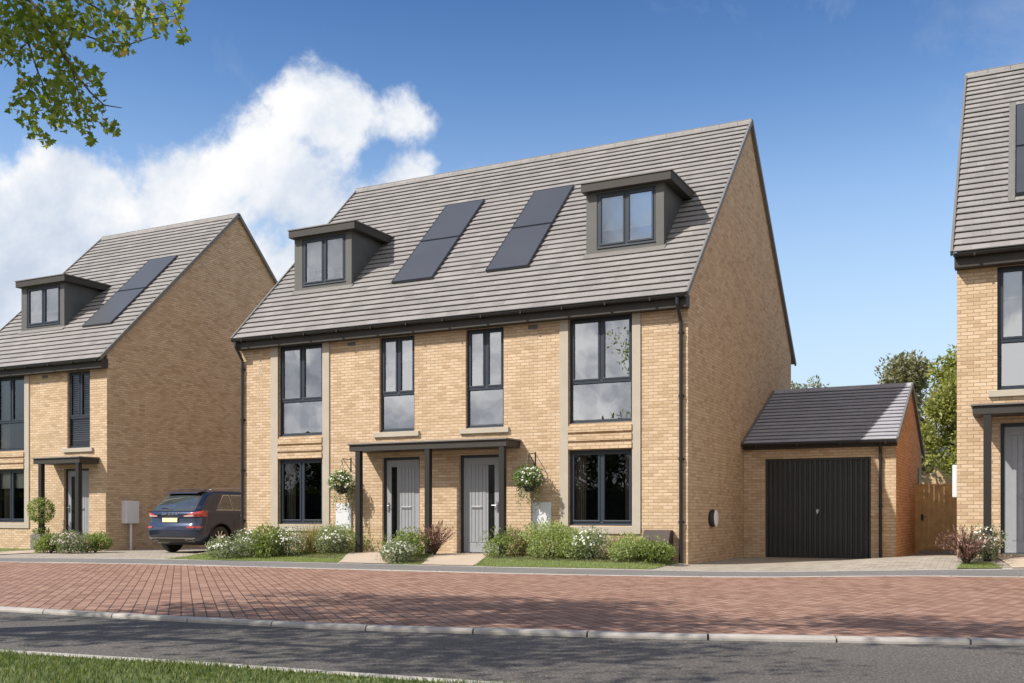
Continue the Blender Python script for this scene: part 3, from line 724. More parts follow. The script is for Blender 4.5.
# ------------------------------------------------------------------ plants
def leaves(name, pts, size, mat, parent, up=.3, shape='leaf', dirs=None):
    pts = np.asarray(pts, dtype=float); k = len(pts)
    d = RNG.normal(size=(k, 3)) if dirs is None else np.asarray(dirs) * .55 + RNG.normal(size=(k, 3)) * .55
    d[:, 2] += up; d /= np.linalg.norm(d, axis=1)[:, None]
    # leaf blades tend to face outwards and up, as on a real plant
    t = np.cross(d, RNG.normal(size=(k, 3)) if dirs is None else np.asarray(dirs) + np.array([0, 0, .5]) + RNG.normal(size=(k, 3)) * .45); t /= np.linalg.norm(t, axis=1)[:, None]
    nn = np.cross(d, t)
    s = (size * RNG.uniform(.65, 1.35, size=k))[:, None, None]
    if shape == 'leaf': prof = [(0, 0, 0), (.35, .30, .08), (1, 0, -.05), (.35, -.30, .08)]; tri = [(0, 1, 2), (0, 2, 3)]
    elif shape == 'narrow': prof = [(0, 0, 0), (.4, .13, .03), (1, 0, -.12), (.4, -.13, .03)]; tri = [(0, 1, 2), (0, 2, 3)]
    elif shape == 'flower':
        prof = []; m = 10
        for i in range(m): r_ = .5 if i % 2 == 0 else .27; q = 2 * math.pi * i / m; prof.append((r_ * math.cos(q), r_ * math.sin(q), .06 if i % 2 == 0 else 0))
        tri = [tuple(range(m))]
    else:                                                   # lobed maple leaf
        a = [(0, 0), (.10, .16), (.02, .42), (.26, .30), (.42, .50), (.50, .26), (1, 0), (.50, -.26), (.42, -.50), (.26, -.30), (.02, -.42), (.10, -.16)]
        prof = [(x, y, .10 * abs(y)) for x, y in a]; tri = [tuple(range(len(a)))]
    P = np.array(prof)
    v = pts[:, None, :] + s * (P[None, :, 0:1] * d[:, None] + P[None, :, 1:2] * t[:, None] + P[None, :, 2:3] * nn[:, None])
    return fast_mesh(name, v, tri, mat, parent)

def blades(name, bases, heights, lean, width, mat, parent=None, seg=3):
    """grass-like arching blades; bases (k,3)"""
    bases = np.asarray(bases, float); k = len(bases); heights = np.asarray(heights, float)
    ang = RNG.uniform(0, 2 * math.pi, k); ln = RNG.uniform(.2, 1, k) * lean
    dx, dy = np.cos(ang), np.sin(ang); px_, py_ = -dy, dx
    V = np.zeros((k, 2 * seg + 1, 3)); w = width * RNG.uniform(.7, 1.3, k)
    for i in range(seg + 1):
        t = i / seg; c = bases + np.stack([dx * ln * heights * t ** 1.8, dy * ln * heights * t ** 1.8, heights * (t - .18 * ln * t * t)], 1)
        ww = w * (1 - t) ** .7 * .5
        if i == seg: V[:, 2 * seg] = c
        else:
            V[:, 2 * i] = c + np.stack([px_ * ww, py_ * ww, 0 * ww], 1); V[:, 2 * i + 1] = c - np.stack([px_ * ww, py_ * ww, 0 * ww], 1)
    # pad to quads: faces of 3 verts only
    tri = []
    for i in range(seg - 1): a = 2 * i; tri += [(a, a + 1, a + 3), (a, a + 3, a + 2)]
    a = 2 * (seg - 1); tri.append((a, a + 1, a + 2))
    return fast_mesh(name, V, tri, mat, parent)

def ball_pts(n, c, r, shell=.55, flatb=.35, lump=.2):
    c = np.array(c); r = np.array(r if hasattr(r, '__len__') else (r, r, r), float)
    d = RNG.normal(size=(n, 3)); d /= np.linalg.norm(d, axis=1)[:, None]
    m = d[:, 2] < -flatb; d[m, 2] *= -.5
    lumps = RNG.normal(size=(7, 3)); lumps /= np.linalg.norm(lumps, axis=1)[:, None]
    k = 1 + lump * (np.max(d @ lumps.T, axis=1) - .75) * 2
    rad = (RNG.uniform(shell ** 3, 1, n) ** (1 / 3)) * k
    return c + d * rad[:, None] * r, d

def stems(mb, base, n, r, h, rad=.006):
    for i in range(n):
        a = random.uniform(0, 6.28); q = random.uniform(.3, 1) * r
        mb.tube([base, (base[0] + q * .5 * math.cos(a), base[1] + q * .5 * math.sin(a), base[2] + h * .5), (base[0] + q * math.cos(a), base[1] + q * math.sin(a), base[2] + h * random.uniform(.75, 1))], [rad * 1.5, rad, rad * .5], 5)

def shrub(kind, x, y, w, h, label, group='planting in front of the houses', leaf='bright', lsize=.05, n=900, flowers=0, petal='petal', fsize=.055, shape='leaf', nm=None):
    z = hgt(x, y) + .01; w *= 1.22; h *= 1.12
    root = empty(nm or 'shrub', (x, y, z), label, 'shrub' if kind != 'grass' else 'ornamental grass', group)
    if kind == 'grass':
        b = np.array([x, y, z]) + np.stack([RNG.normal(size=n) * w * .13, RNG.normal(size=n) * w * .13, np.zeros(n)], 1)
        blades('blades', b, RNG.uniform(.5, 1.05, n) * h, .75, .010, LEAF[leaf], root, 4)
        if flowers:
            p = np.array([x, y, z + h * .75]) + RNG.normal(size=(flowers, 3)) * np.array([w * .30, w * .30, h * .16])
            leaves('seed_heads', p, .06, LEAF[petal], root, up=1.2, shape='narrow')
        return root
    s = MB(); stems(s, (x, y, z - .02), 10, w * .30, h * .6); s.build('stems', M['bark'], root)
    n = int(n * 2.6); lsize *= .82
    p, d = ball_pts(n, (x, y, z + h * .42), (w * .5, w * .5, h * .56), shell=.45, flatb=.75, lump=.42)
    keep = p[:, 2] > z + .01; p, d = p[keep], d[keep]
    q, d2 = ball_pts(max(30, n // 9), (x, y, z + h * .52), (w * .58, w * .58, h * .60), shell=.9); k2 = q[:, 2] > z + .05
    # with loose shoots that break the outline
    leaves('foliage', np.concatenate([p, q[k2]]), lsize * 1.05, LEAF[leaf], root, dirs=np.concatenate([d, d2[k2] + [0, 0, .5]]), up=.35, shape=shape)
    if flowers:
        f_, d3 = ball_pts(flowers, (x, y, z + h * .5), (w * .54, w * .54, h * .58), shell=.93, flatb=.1)
        k = len(f_)
        # blossoms face outwards: discs lie across their outward direction
        t = np.cross(d3, RNG.normal(size=(k, 3))); t /= np.linalg.norm(t, axis=1)[:, None]; b2 = np.cross(d3, t)
        prof = []
        for i in range(10): r_ = .5 if i % 2 == 0 else .25; qv = 2 * math.pi * i / 10; prof.append((r_ * math.cos(qv), r_ * math.sin(qv), .08 if i % 2 == 0 else 0))
        P = np.array(prof); sz = (fsize * RNG.uniform(.7, 1.3, k))[:, None, None]
        v = f_[:, None] + sz * (P[None, :, 0:1] * t[:, None] + P[None, :, 1:2] * b2[:, None] + P[None, :, 2:3] * d3[:, None])
        fast_mesh('blossoms', v, [tuple(range(10))], LEAF[petal], root)
    return root

def purple(x, y, w, h, label, group='planting in front of the houses'):
    z = hgt(x, y) + .01; root = empty('purple_shrub', (x, y, z), label, 'shrub', group)
    s = MB(); pts = []; dr = []
    for i in range(80):
        a = random.uniform(0, 6.28); q = random.uniform(.15, 1) * w * .5; hh = h * random.uniform(.65, 1.0) * (1 - .3 * (q / (w * .5)) ** 2)
        P = [Vector((x, y, z)), Vector((x + q * .35 * math.cos(a), y + q * .35 * math.sin(a), z + hh * .55)), Vector((x + q * math.cos(a), y + q * math.sin(a), z + hh))]
        s.tube(P, [.006, .004, .002], 4)
        for t in np.linspace(.25, 1, 16):
            p = P[0].lerp(P[1], t * 2) if t < .5 else P[1].lerp(P[2], t * 2 - 1)
            pts.append((p.x + random.gauss(0, .012), p.y + random.gauss(0, .012), p.z)); dr.append((math.cos(a) * .6, math.sin(a) * .6, .8))
    s.build('stems', M['bark'], root); leaves('foliage', pts, .065, LEAF['purple'], root, dirs=dr, up=.2, shape='narrow')
    return root

G1 = 'planting in front of the houses'
WF = dict(leaf='sage', lsize=.045, n=900, flowers=150, fsize=.050)
shrub('b', -9.98, -2.15, .62, .42, 'leftmost white flowered shrub of the bed, next to the blue car', nm='flowering_shrub', **WF)
shrub('grass', -10.25, -1.0, .7, .55, 'pale green grass clump behind the white shrub nearest the blue car', leaf='lime', n=420, nm='grass_clump')
shrub('b', -9.55, -1.75, .66, .56, 'white flowered shrub in front of the left downpipe', nm='flowering_shrub', **WF)
shrub('b', -9.15, -1.65, .62, .58, 'bright green leafy shrub left of the round white one', leaf='bright', lsize=.075, n=620)
shrub('b', -8.80, -1.45, .66, .52, 'round white flowered shrub under the left ground floor window', nm='flowering_shrub', **WF)
shrub('grass', -8.55, -.85, .85, .70, 'tawny grass clump between two white shrubs under the left window', leaf='straw', n=520, nm='grass_clump')
shrub('b', -7.86, -.95, .68, .55, 'white flowered shrub beside the left front path', nm='flowering_shrub', **WF)
shrub('b', -8.10, -.42, .95, .52, 'taller light green shrub under the left meter box', leaf='lime', lsize=.05, n=1500)
shrub('b', -5.50, -2.0, .50, .40, 'white flowered shrub between the two front paths', nm='flowering_shrub', **WF)
shrub('b', -5.72, -1.25, .60, .54, 'bright green shrub between the white and purple shrubs by the paths', leaf='bright', lsize=.055, n=900)
shrub('b', -6.05, -1.7, .4, .55, 'small sparse green plant at the right edge of the left path', leaf='bright', lsize=.05, n=150, shape='narrow')
purple(-5.35, -.80, 1.05, .78, 'purple shrub at the foot of the middle canopy post')
shrub('b', -3.78, -.62, .74, .50, 'low green shrub at the right side of the right front path', leaf='bright', lsize=.05, n=1000)
shrub('grass', -3.38, -.45, .6, .62, 'reddish wispy grass below the right hanging basket', leaf='purple', n=170, nm='grass_clump')
shrub('b', -2.72, -.50, 1.0, .60, 'large lime green shrub below the right ground floor window, left one', leaf='lime', lsize=.05, n=2600)
shrub('b', -2.14, -.60, .72, .44, 'lime green shrub touching the right white flowered one', leaf='lime', lsize=.05, n=1700)
shrub('b', -1.72, -.75, .62, .52, 'white flowered shrub under the right end of the right window', nm='flowering_shrub', **WF)
shrub('grass', -1.32, -.5, .5, .55, 'reddish grass clump beside the right white shrub', leaf='purple', n=150, nm='grass_clump')
shrub('b', -.93, -.8, .62, .42, 'green shrub in front of the brown box near the corner', leaf='lime', lsize=.05, n=1300)
shrub('b', -.45, -.75, .58, .40, 'last green shrub of the bed, at the right corner of the house', leaf='bright', lsize=.05, n=1100)
shrub('b', -16.72, -1.3, .62, .42, 'green shrub left of the pinkish one outside the left house', group='planting by the left house', leaf='bright', lsize=.06, n=1100)
shrub('b', -16.15, -1.2, .68, .48, 'pinkish flowering shrub by the canopy of the left house', group='planting by the left house', nm='flowering_shrub', leaf='sage', lsize=.05, n=1000, flowers=190, petal='pinkpetal')
shrub('b', -15.95, -.55, .60, .44, 'green shrub at the corner of the left house', group='planting by the left house', leaf='bright', lsize=.06, n=950)
shrub('b', -18.6, -2.3, .8, .5, 'round green shrub at the left picture edge', group='planting by the left house', leaf='mid', lsize=.05, n=900)
purple(5.05, -.72, 1.25, .66, 'purple shrub at the corner of the right house', group='planting by the right house')
shrub('b', 5.32, -.22, .48, .50, 'white flowered shrub behind the purple one at the right house', group='planting by the right house', nm='flowering_shrub', **WF)

# clipped ball tree in a planter by the left house
bt = empty('ball_tree', (-18.68, -.05, 0), 'clipped green ball tree in a dark planter by the left canopy', 'potted tree')
b = MB(); b.prism([(-18.88, -.25), (-18.48, -.25), (-18.48, .15), (-18.88, .15)], .0, .46, 2); b.build('planter', M['lead'], bt, bevel=.01)
b = MB(); b.tube([(-18.68, -.05, .4), (-18.67, -.05, .95)], .02); b.build('trunk', M['bark'], bt)
p, d_ = ball_pts(2000, (-18.68, -.05, 1.12), .36, .7, 1.1, .03); leaves('crown', p, .05, LEAF['bright'], bt, dirs=d_, up=.1)
p, d_ = ball_pts(350, (-18.68, -.05, .52), (.22, .22, .14), .5, .9, .1); leaves('underplanting', p, .05, LEAF['mid'], bt, dirs=d_)

# hanging baskets on wall brackets
def basket(x, label, sd):
    y = -.34
    root = empty('hanging_basket', (x, y, 1.6), label, 'hanging basket', 'hanging baskets on wall brackets')
    b = MB(); b.lathe([(.02, -.20), (.10, -.17), (.17, -.09), (.20, 0), (.19, 0), (.16, -.08)], (x, y, 1.68), 'z', 18); b.build('basket', M['brown'], root, smooth=True)
    c = MB()
    for k in range(3):
        a = k * 2.09; c.tube([(x + .19 * math.cos(a), y + .19 * math.sin(a), 1.68), (x, y, 2.22)], .004, 5)
    c.build('chain', M['gutter'], root)
    p, d_ = ball_pts(1500, (x, y, 1.76), (.29, .29, .26), .55, .6, .35); leaves('foliage', p, .05, LEAF['mid'], root, dirs=d_, up=-.1)
    p2 = []
    for k in range(40):
        a = random.uniform(0, 6.28); r_ = random.uniform(.10, .27); L_ = random.uniform(.2, .62)
        for t in np.linspace(0, 1, 14): p2.append((x + r_ * math.cos(a) + random.gauss(0, .012), y + r_ * math.sin(a) + random.gauss(0, .012), 1.68 - L_ * t))
    leaves('trailing_stems', p2, .042, LEAF['sage'], root, up=-.9)
    f_, d3 = ball_pts(210, (x, y, 1.78), (.31, .31, .27), .93, .6, .25); leaves('flowers', f_, .055, LEAF['petal'], root, dirs=d3, shape='flower')
    return root
def bracket(x):
    b = MB(); b.box(x - .012, x + .012, -.012, -.002, 2.0, 2.34); b.tube([(x, -.01, 2.30), (x, -.34, 2.30), (x, -.36, 2.26), (x, -.34, 2.22)], .009, 6); b.tube([(x, -.01, 2.04), (x, -.30, 2.29)], .007, 6)
    b.build('basket_bracket', M['gutter'], main)
bracket(-8.12); bracket(-3.34)
basket(-8.12, 'hanging basket left of the left canopy post, above a meter box', 1); basket(-3.34, 'hanging basket between the right canopy post and right window', 2)

# lawns: real blades
def scatter_quad(poly, n):
    p0, p1, p2, p3 = [np.array(p) for p in poly]; u = RNG.uniform(size=n)[:, None]; v = RNG.uniform(size=n)[:, None]
    q = (p0 * (1 - u) + p1 * u) * (1 - v) + (p3 * (1 - u) + p2 * u) * v
    return np.array([(a, b, hgt(a, b) + .01) for a, b in q])
pts = np.concatenate([scatter_quad(l, n) for l, n in zip(LAWNS, (26000, 2500, 17000))] + [scatter_quad(((4.92, Pc(4.92) + .05), (5.6, Pc(5.6) + .05), (5.45, -.55), (4.98, -.55)), 2500), scatter_quad(((-24, Pc(-24) + pe), (-18.0, Pc(-18.0) + pe), (-19.0, .5), (-24, .5)), 9000)])
tag(blades('lawn_grass', pts, RNG.uniform(.02, .05, len(pts)), .8, .006, LEAF['lawn'], None, 2), 'short green grass in front of the houses', 'grass', kind='stuff')
n = 120000; xx = RNG.uniform(-7, 6.5, n); yy = RNG.uniform(0, 1, n) ** 1.3
base = np.array([(a, Gc(a) - .10 - b * 3.2, .018) for a, b in zip(xx, yy)])
keep = np.array([(-60 < pix(p)[0] < 1100) and pix(p)[1] < 780 for p in base]); base = base[keep]
clump = .5 + .5 * np.sin(base[:, 0] * 3.1 + 1.3 * np.sin(base[:, 1] * 4.2)) * np.cos(base[:, 1] * 3.7)
tag(blades('verge_grass', base, RNG.uniform(.02, .05, len(base)) * (.75 + .5 * clump), .9, .0065, LEAF['grass'], None, 3), 'green grass verge along the near edge of the road', 'grass', kind='stuff')

# ------------------------------------------------------------------ trees
def tree(name, x, y, h, cr, label, leaf, lsize, n, trunk_h=None, group=None, clumps=26, seed=0, cz=None, nm='tree'):
    rs = random.Random(seed); root = empty(name, (x, y, 0), label, 'tree', group)
    th = trunk_h or h * .35; cz = cz or (h + th) / 2
    t = MB(); top = Vector((x + rs.uniform(-.2, .2), y, h * .8)); t.tube([(x, y, -.15), (x + .03, y, th * .6), (x, y, th), top], [.03 * h, .022 * h, .018 * h, .004 * h], 9)
    C = []
    for i in range(clumps):
        a = rs.uniform(0, 6.28); q = rs.random() ** .5; zf = rs.uniform(-1, 1)
        rr = cr * math.sqrt(max(.05, 1 - zf * zf * .8)) * q * .85
        C.append(Vector((x + rr * math.cos(a), y + rr * math.sin(a), cz + zf * (h - th) * .42)))
    for c in C:
        s = Vector((x, y, th * .8 + (c.z - th * .8) * .35)); t.tube([s, s.lerp(c, .5) + Vector((0, 0, .1)), c], [.010 * h, .006 * h, .002 * h], 5)
    t.build('trunk', M['bark'], root, smooth=True)
    k = n // clumps; P = []; D_ = []
    for c in C:
        p, d = ball_pts(k, c, rs.uniform(.30, .48) * cr, .3, 1.1, .35); P.append(p); D_.append(d)
    leaves('crown', np.concatenate(P), lsize, LEAF[leaf], root, dirs=np.concatenate(D_), up=.1)
    return root
TG = 'trees behind the garage'
tree('tree', 4.35, 18.5, 6.7, 1.55, 'bright green tree standing above the timber gate', 'tree', .13, 24000, 2.3, TG, 34, 3)
tree('tree', 1.75, 22.0, 6.9, 1.7, 'olive green tree right behind the garage ridge', 'olive', .15, 15000, 2.2, TG, 26, 5)
tree('tree', 2.6, 29, 6.4, 2.2, 'farther dull tree between the olive and the bright green one', 'olive', .18, 12000, 2.2, TG, 24, 9)
tree('tree', -2.15, 27, 7.4, 1.2, 'tree top peeping above the garage ridge, right one', 'olive', .14, 5000, 2.0, TG, 14, 12)
tree('tree', -4.6, 33, 8.0, 1.1, 'tree top peeping above the garage beside the gable', 'olive', .14, 4000, 2.0, TG, 12, 13)
# across the street, behind the camera: what the windows mirror
for i, (x, y, h_) in enumerate([(-31.5 - 5.6 * q, -34 - 2.5 * (q % 2), 5.5 + .5 * ((q * 7) % 3)) for q in range(10)] + [(-26, -33, 6.0), (-20, -36, 5.6), (-15, -34, 6.0), (-10.5, -37, 5.4), (-6, -34, 5.3), (-2, -37, 6.2), (2.5, -34, 5.4), (7, -36, 5.7), (12, -34, 5.3), (17, -36, 6.0)]):
    tree('tree', x, y, h_, 3.0, 'dark tree across the street behind the viewpoint', 'dark', .24, 4200, .9, 'trees across the street', 22, 30 + i, cz=h_ * .52)

hd = empty('added_hedge', (-4, -30, 0), 'unseen dark screen of leaves added behind the viewpoint to darken reflections', 'added_hedge')  # unseen, added to fill gaps under the trees so low glass reflects dark
hp = np.stack([RNG.uniform(-85, 24, 45000), -30 + RNG.uniform(-.6, .6, 45000), RNG.uniform(0, 2.6, 45000)], 1); leaves('foliage', hp, .22, LEAF['dark'], hd)
hs = MB(); hs.box(-85, 24, -30.3, -29.7, -.1, 2.3); hs.build('added_hedge_core', M['dark'], hd)

# overhanging tree at the top left
ot = empty('overhanging_tree', (-6.6, -18.2, 0), 'leafy tree overhanging the road from the top left', 'tree')
t = MB()
t.tube([(-6.6, -18.2, -.1), (-6.5, -18.1, 2.2), (-6.2, -17.8, 4.2), (-5.6, -17.2, 6.3), (-5.0, -16.7, 8)], [.24, .2, .17, .12, .05], 12)
t.tube([(-6.2, -17.8, 4.0), (-4.6, -16.6, 5.4), (-3.0, -15.4, 6.0), (-1.9, -14.5, 5.9)], [.11, .085, .06, .035], 8)
t.tube([(-5.8, -17.4, 5.4), (-3.2, -16.6, 6.8), (-.6, -15.6, 7.0), (1.8, -14.8, 6.7)], [.09, .07, .045, .015], 8)
t.tube([(-6.0, -17.7, 5.0), (-4.2, -18.1, 6.4), (-1.0, -18.4, 7.2)], [.09, .06, .02], 8); t.tube([(-5.6, -17.2, 6.0), (-5.4, -15.6, 6.8), (-3.4, -14.8, 7.2)], [.07, .05, .02], 8)
t.build('trunk', M['bark'], ot, smooth=True)
br = MB()
def bpath(pts, r0, r1): 
    P = [at(*p) for p in pts]; n = len(P); br.tube(P, [r0 + (r1 - r0) * i / (n - 1) for i in range(n)], 6)
J = (-60, -40, 8.6)
bpath([J, (-10, -20, 8.4), (20, 15, 8.2), (28, 42, 8.1), (38, 72, 8.0), (50, 103, 7.9)], .018, .004)
bpath([J, (0, -25, 8.2), (40, 10, 8.0), (58, 45, 7.9), (72, 68, 7.8), (90, 92, 7.7), (104, 105, 7.6), (122, 108, 7.6)], .018, .003)
bpath([(20, -10, 8.4), (48, 20, 8.3), (70, 30, 8.2), (98, 40, 8.1), (130, 44, 8.0), (152, 37, 7.9)], .012, .003)
bpath([(60, -30, 8.3), (82, 0, 8.2), (108, 14, 8.1), (140, 20, 8.0), (175, 16, 7.9)], .010, .003)
bpath([(110, -30, 8.2), (150, -6, 8.0), (172, 8, 7.9), (184, 36, 7.8)], .008, .002)
bpath([(28, 42, 8.1), (14, 55, 8.1), (4, 68, 8.1)], .005, .002)
bpath([(38, 72, 8.0), (26, 95, 7.9), (10, 106, 7.9)], .004, .002)
bpath([(72, 68, 7.8), (80, 100, 7.8), (92, 138, 7.8)], .005, .002)
br.build('branches', M['bark'], ot)
P = []; D_ = []
blobs = [(8, 8, 30, 330), (40, 5, 32, 330), (75, 4, 28, 260), (105, 8, 22, 150), (130, 12, 20, 140), (150, 8, 16, 90), (170, 14, 12, 60), (178, 2, 9, 30), (183, 38, 6, 30), (160, 28, 9, 40),
         (15, 32, 24, 220), (45, 35, 24, 240), (72, 25, 18, 120), (98, 36, 15, 95), (118, 43, 12, 70), (135, 30, 11, 55), (5, 52, 14, 90), (55, 55, 18, 130), (70, 70, 16, 120), (92, 75, 11, 80), (22, 60, 8, 25),
         (26, 80, 8, 45), (22, 95, 12, 60), (40, 88, 11, 60), (58, 90, 14, 110), (30, 115, 12, 70), (52, 106, 13, 85), (75, 98, 13, 90), (95, 108, 10, 55), (60, 120, 13, 75), (34, 132, 8, 40), (85, 124, 10, 50), (108, 125, 7, 35), (48, 141, 5, 22), (92, 142, 5, 22), (114, 132, 4, 14), (12, 106, 5, 16), (100, 92, 6, 20), (126, 52, 5, 12)]
for bx, by, br_, k in blobs:
    for i in range(int(k * .74)):
        a = RNG.uniform(0, 6.28); q = br_ * math.sqrt(RNG.uniform()); dd = 8.0 + RNG.normal() * .28
        P.append(at(bx + q * math.cos(a), by + q * math.sin(a), dd))
leaves('leaves', np.array([tuple(p) for p in P]), .050, LEAF['maple'], ot, up=-.25, shape='maple')
P = []
for c, r_, k in [((-5.2, -17.0, 6.6), (2.6, 2.2, 1.7), 3800), ((-2.6, -15.9, 6.7), (2.1, 1.3, .9), 2600), ((.4, -15.3, 7.1), (2.0, .9, .6), 1500), ((-6.8, -19.2, 5.0), (1.8, 1.4, 1.2), 1300), ((-2.4, -18.3, 7.1), (2.6, 1.2, .9), 2300), ((-5.0, -14.9, 7.1), (3.0, .9, .8), 1500), ((-3.8, -14.8, 7.0), (1.8, 1.0, .8), 1300)]:
    ncl = k // 45
    for i in range(ncl):
        d = RNG.normal(size=3); d /= np.linalg.norm(d); cc = np.array(c) + d * np.array(r_) * RNG.uniform(.2, 1)
        for q in range(45): P.append(cc + RNG.normal(size=3) * .22)
P = np.array(P); k = np.array([not (-12 < pix(p)[0] < 1040 and -12 < pix(p)[1] < 700) for p in P])
leaves('crown', P[k], .13, LEAF['maple'], ot, up=-.2, shape='leaf')

# ------------------------------------------------------------------ car (blue estate-type SUV seen from behind)
def build_car(X, Y0):
    root = empty('parked_car', (X, Y0 + 2.3, 0), 'dark blue SUV parked nose-in between the left and central houses', 'car')
    lev = [(.26, .30, 4.45, .80, .22), (.36, .10, 4.60, .90, .26), (.46, .03, 4.66, .93, .28), (.60, .00, 4.68, .94, .30), (.72, .025, 4.68, .945, .30), (.80, .07, 4.66, .945, .30), (.95, .085, 4.55, .94, .30),
           (1.02, .06, 4.35, .935, .28), (1.08, .09, 3.75, .92, .26), (1.13, .15, 3.35, .88, .24), (1.25, .25, 3.15, .84, .24), (1.42, .42, 2.85, .785, .24), (1.54, .55, 2.60, .74, .24), (1.60, .66, 2.42, .70, .26), (1.64, .85, 2.2, .62, .30), (1.665, 1.1, 1.95, .45, .30), (1.672, 1.3, 1.8, .2, .15)]
    def LV(z):
        for i in range(len(lev) - 1):
            if z <= lev[i + 1][0]:
                t = (z - lev[i][0]) / (lev[i + 1][0] - lev[i][0]); return [lev[i][k] * (1 - t) + lev[i + 1][k] * t for k in range(5)]
        return list(lev[-1])
    def S(s, z, sg=1):
        """s metres from the rear centre line round to the side"""
        _, ya, yb, w, r = LV(z); f = w - r; bow = lambda x: .05 * (x / w) ** 2
        if s < f: return Vector((sg * s, ya + bow(s), z))
        arc = math.pi * r / 2
        if s < f + arc:
            a = (s - f) / r; return Vector((sg * (f + r * math.sin(a)), ya + .05 * (f / w) ** 2 + r * (1 - math.cos(a)), z))
        y = ya + .05 * (f / w) ** 2 + r + (s - f - arc)
        ye = yb - r
        if y < ye: return Vector((sg * (w - .02 * ((y - 2.3) / 2.3) ** 2), y, z))
        a = min((y - ye) / r, math.pi / 2)
        if y < ye + r * math.pi / 2: return Vector((sg * (f + r * math.cos(a) - .02), ye + r * math.sin(a), z))
        return Vector((sg * max(0, f - (y - ye - r * math.pi / 2)), yb, z))
    def total(z):
        _, ya, yb, w, r = LV(z); return 2 * (w - r) + math.pi * r + (yb - r - ya - .05 * ((w - r) / w) ** 2 - r)
    def side_s(y, z):
        _, ya, yb, w, r = LV(z); f = w - r; return f + math.pi * r / 2 + (y - (ya + .05 * (f / w) ** 2 + r))
    zs = []; z = .26
    while z < 1.672: zs.append(z); z += .028
    zs.append(1.672)
    ns = 150; wheels = (.93, 3.72); wz, wr = .36, .41
    W = lambda p: (p.x + X, p.y + Y0, p.z)
    for_body = MB()
    for sg in (1, -1):
        rows = []
        for z in zs:
            T = total(z); row = []
            for i in range(ns + 1):
                p = S(T * i / ns, z, sg)
                if abs(p.x) > .70:
                    for wy in wheels:
                        d = Vector((p.y - wy, p.z - wz)); dl = d.length
                        if dl < wr and dl > wr - .05: d = d.normalized() * wr; p.y, p.z = wy + d.x, wz + d.y
                row.append(p)
            rows.append(row)
        n1 = ns + 1; vs = [W(p) for r_ in rows for p in r_]; fs = []
        for i in range(len(zs) - 1):
            for j in range(ns):
                q = [rows[i][j], rows[i][j + 1], rows[i + 1][j + 1], rows[i + 1][j]]; c = sum(q, Vector()) / 4
                if abs(c.x) > .70 and any(math.hypot(c.y - wy, c.z - wz) < wr - .012 for wy in wheels): continue
                f_ = (i * n1 + j, i * n1 + j + 1, (i + 1) * n1 + j + 1, (i + 1) * n1 + j); fs.append(f_ if sg > 0 else f_[::-1])
        for_body.add(vs, fs)
    body = for_body.build('body', MC['paint'], root, smooth=True, recalc=False)
    def patch(name, fn, nu, nv, mat, parent, off=.006, thick=0):
        """fn(u,v)->(s,z,sg)"""
        mb = MB(); g_ = []
        for i in range(nu + 1):
            for j in range(nv + 1):
                s, z, sg = fn(i / nu, j / nv); p = S(s, z, sg); e = .01
                n_ = (S(s + e, z, sg) - S(max(0, s - e), z, sg)).cross(S(s, z + e, sg) - S(s, z - e, sg)) * sg
                n_.normalize()
                if n_.dot(Vector((p.x, p.y - 2.3, 0))) < 0: n_ = -n_
                g_.append(W(p + n_ * off))
        mb.add(g_, [(i * (nv + 1) + j, (i + 1) * (nv + 1) + j, (i + 1) * (nv + 1) + j + 1, i * (nv + 1) + j + 1) for i in range(nu) for j in range(nv)])
        return mb.build(name, mat, parent, smooth=True, recalc=False)
    sym = lambda u: (abs(2 * u - 1), 1 if u >= .5 else -1)
    # rear window, dark lower trims, lights
    patch('rear_window_seal', lambda u, v: (sym(u)[0] * (.745 - .12 * v), 1.105 + .46 * v, sym(u)[1]), 30, 10, M['black'], root, .004)
    patch('rear_window', lambda u, v: (sym(u)[0] * (.70 - .12 * v), 1.135 + .385 * v, sym(u)[1]), 30, 10, MC['glass'], root, .008)
    patch('bumper_insert', lambda u, v: (sym(u)[0] * .72, .29 + .10 * v, sym(u)[1]), 30, 4, M['black'], root, .012)
    patch('bumper_strip', lambda u, v: (sym(u)[0] * .80, .40 + .022 * v, sym(u)[1]), 30, 2, M['metal'], root, .014)
    patch('tailgate_recess', lambda u, v: (sym(u)[0] * .30, .80 + .15 * v, sym(u)[1]), 14, 4, MC['paint'], root, .005)
    for sg in (1, -1):
        l = patch('tail_light', lambda u, v: (.46 + .68 * u, .955 + .03 * u + (.035 + .105 * min(1, u * 1.4)) * v - (.02 * u), sg), 20, 6, MC['red'], root, .014)
        patch('light_band', lambda u, v: (.46 + .30 * u, .965 + (.022 + .03 * u) * v, sg), 10, 3, MC['clear'], l, .019)
        patch('reflector', lambda u, v: (.60 + .42 * u, .665 + .045 * v, sg), 10, 3, MC['red'], root, .010)
        patch('exhaust_trim', lambda u, v: (.50 + .24 * u, .335 + .055 * v, sg), 6, 3, M['metal'], root, .020)
        patch('exhaust_opening', lambda u, v: (.52 + .20 * u, .347 + .03 * v, sg), 6, 3, M['black'], root, .024)
        # side windows with bright surround
        for (ya, yb, yc, yd) in ((.82, 1.20, 1.42, 1.40), (1.50, 1.48, 2.45, 2.42), (2.53, 2.50, 3.15, 2.78)):
            # ya/yc at the belt, yb/yd at the top
            fo = lambda u, v, e=0: (side_s((ya - e) * (1 - u) * (1 - v) + (yb - e) * (1 - u) * v + (yc + e) * u * (1 - v) + (yd + e) * u * v, 1.14 - e + (.37 + 2 * e) * v), 1.14 - e + (.37 + 2 * e) * v, sg)
            patch('window_trim', lambda u, v: fo(u, v, .022), 12, 8, M['metal'], root, .004)
            patch('side_window', lambda u, v: fo(u, v, 0), 12, 8, MC['glass'], root, .008)
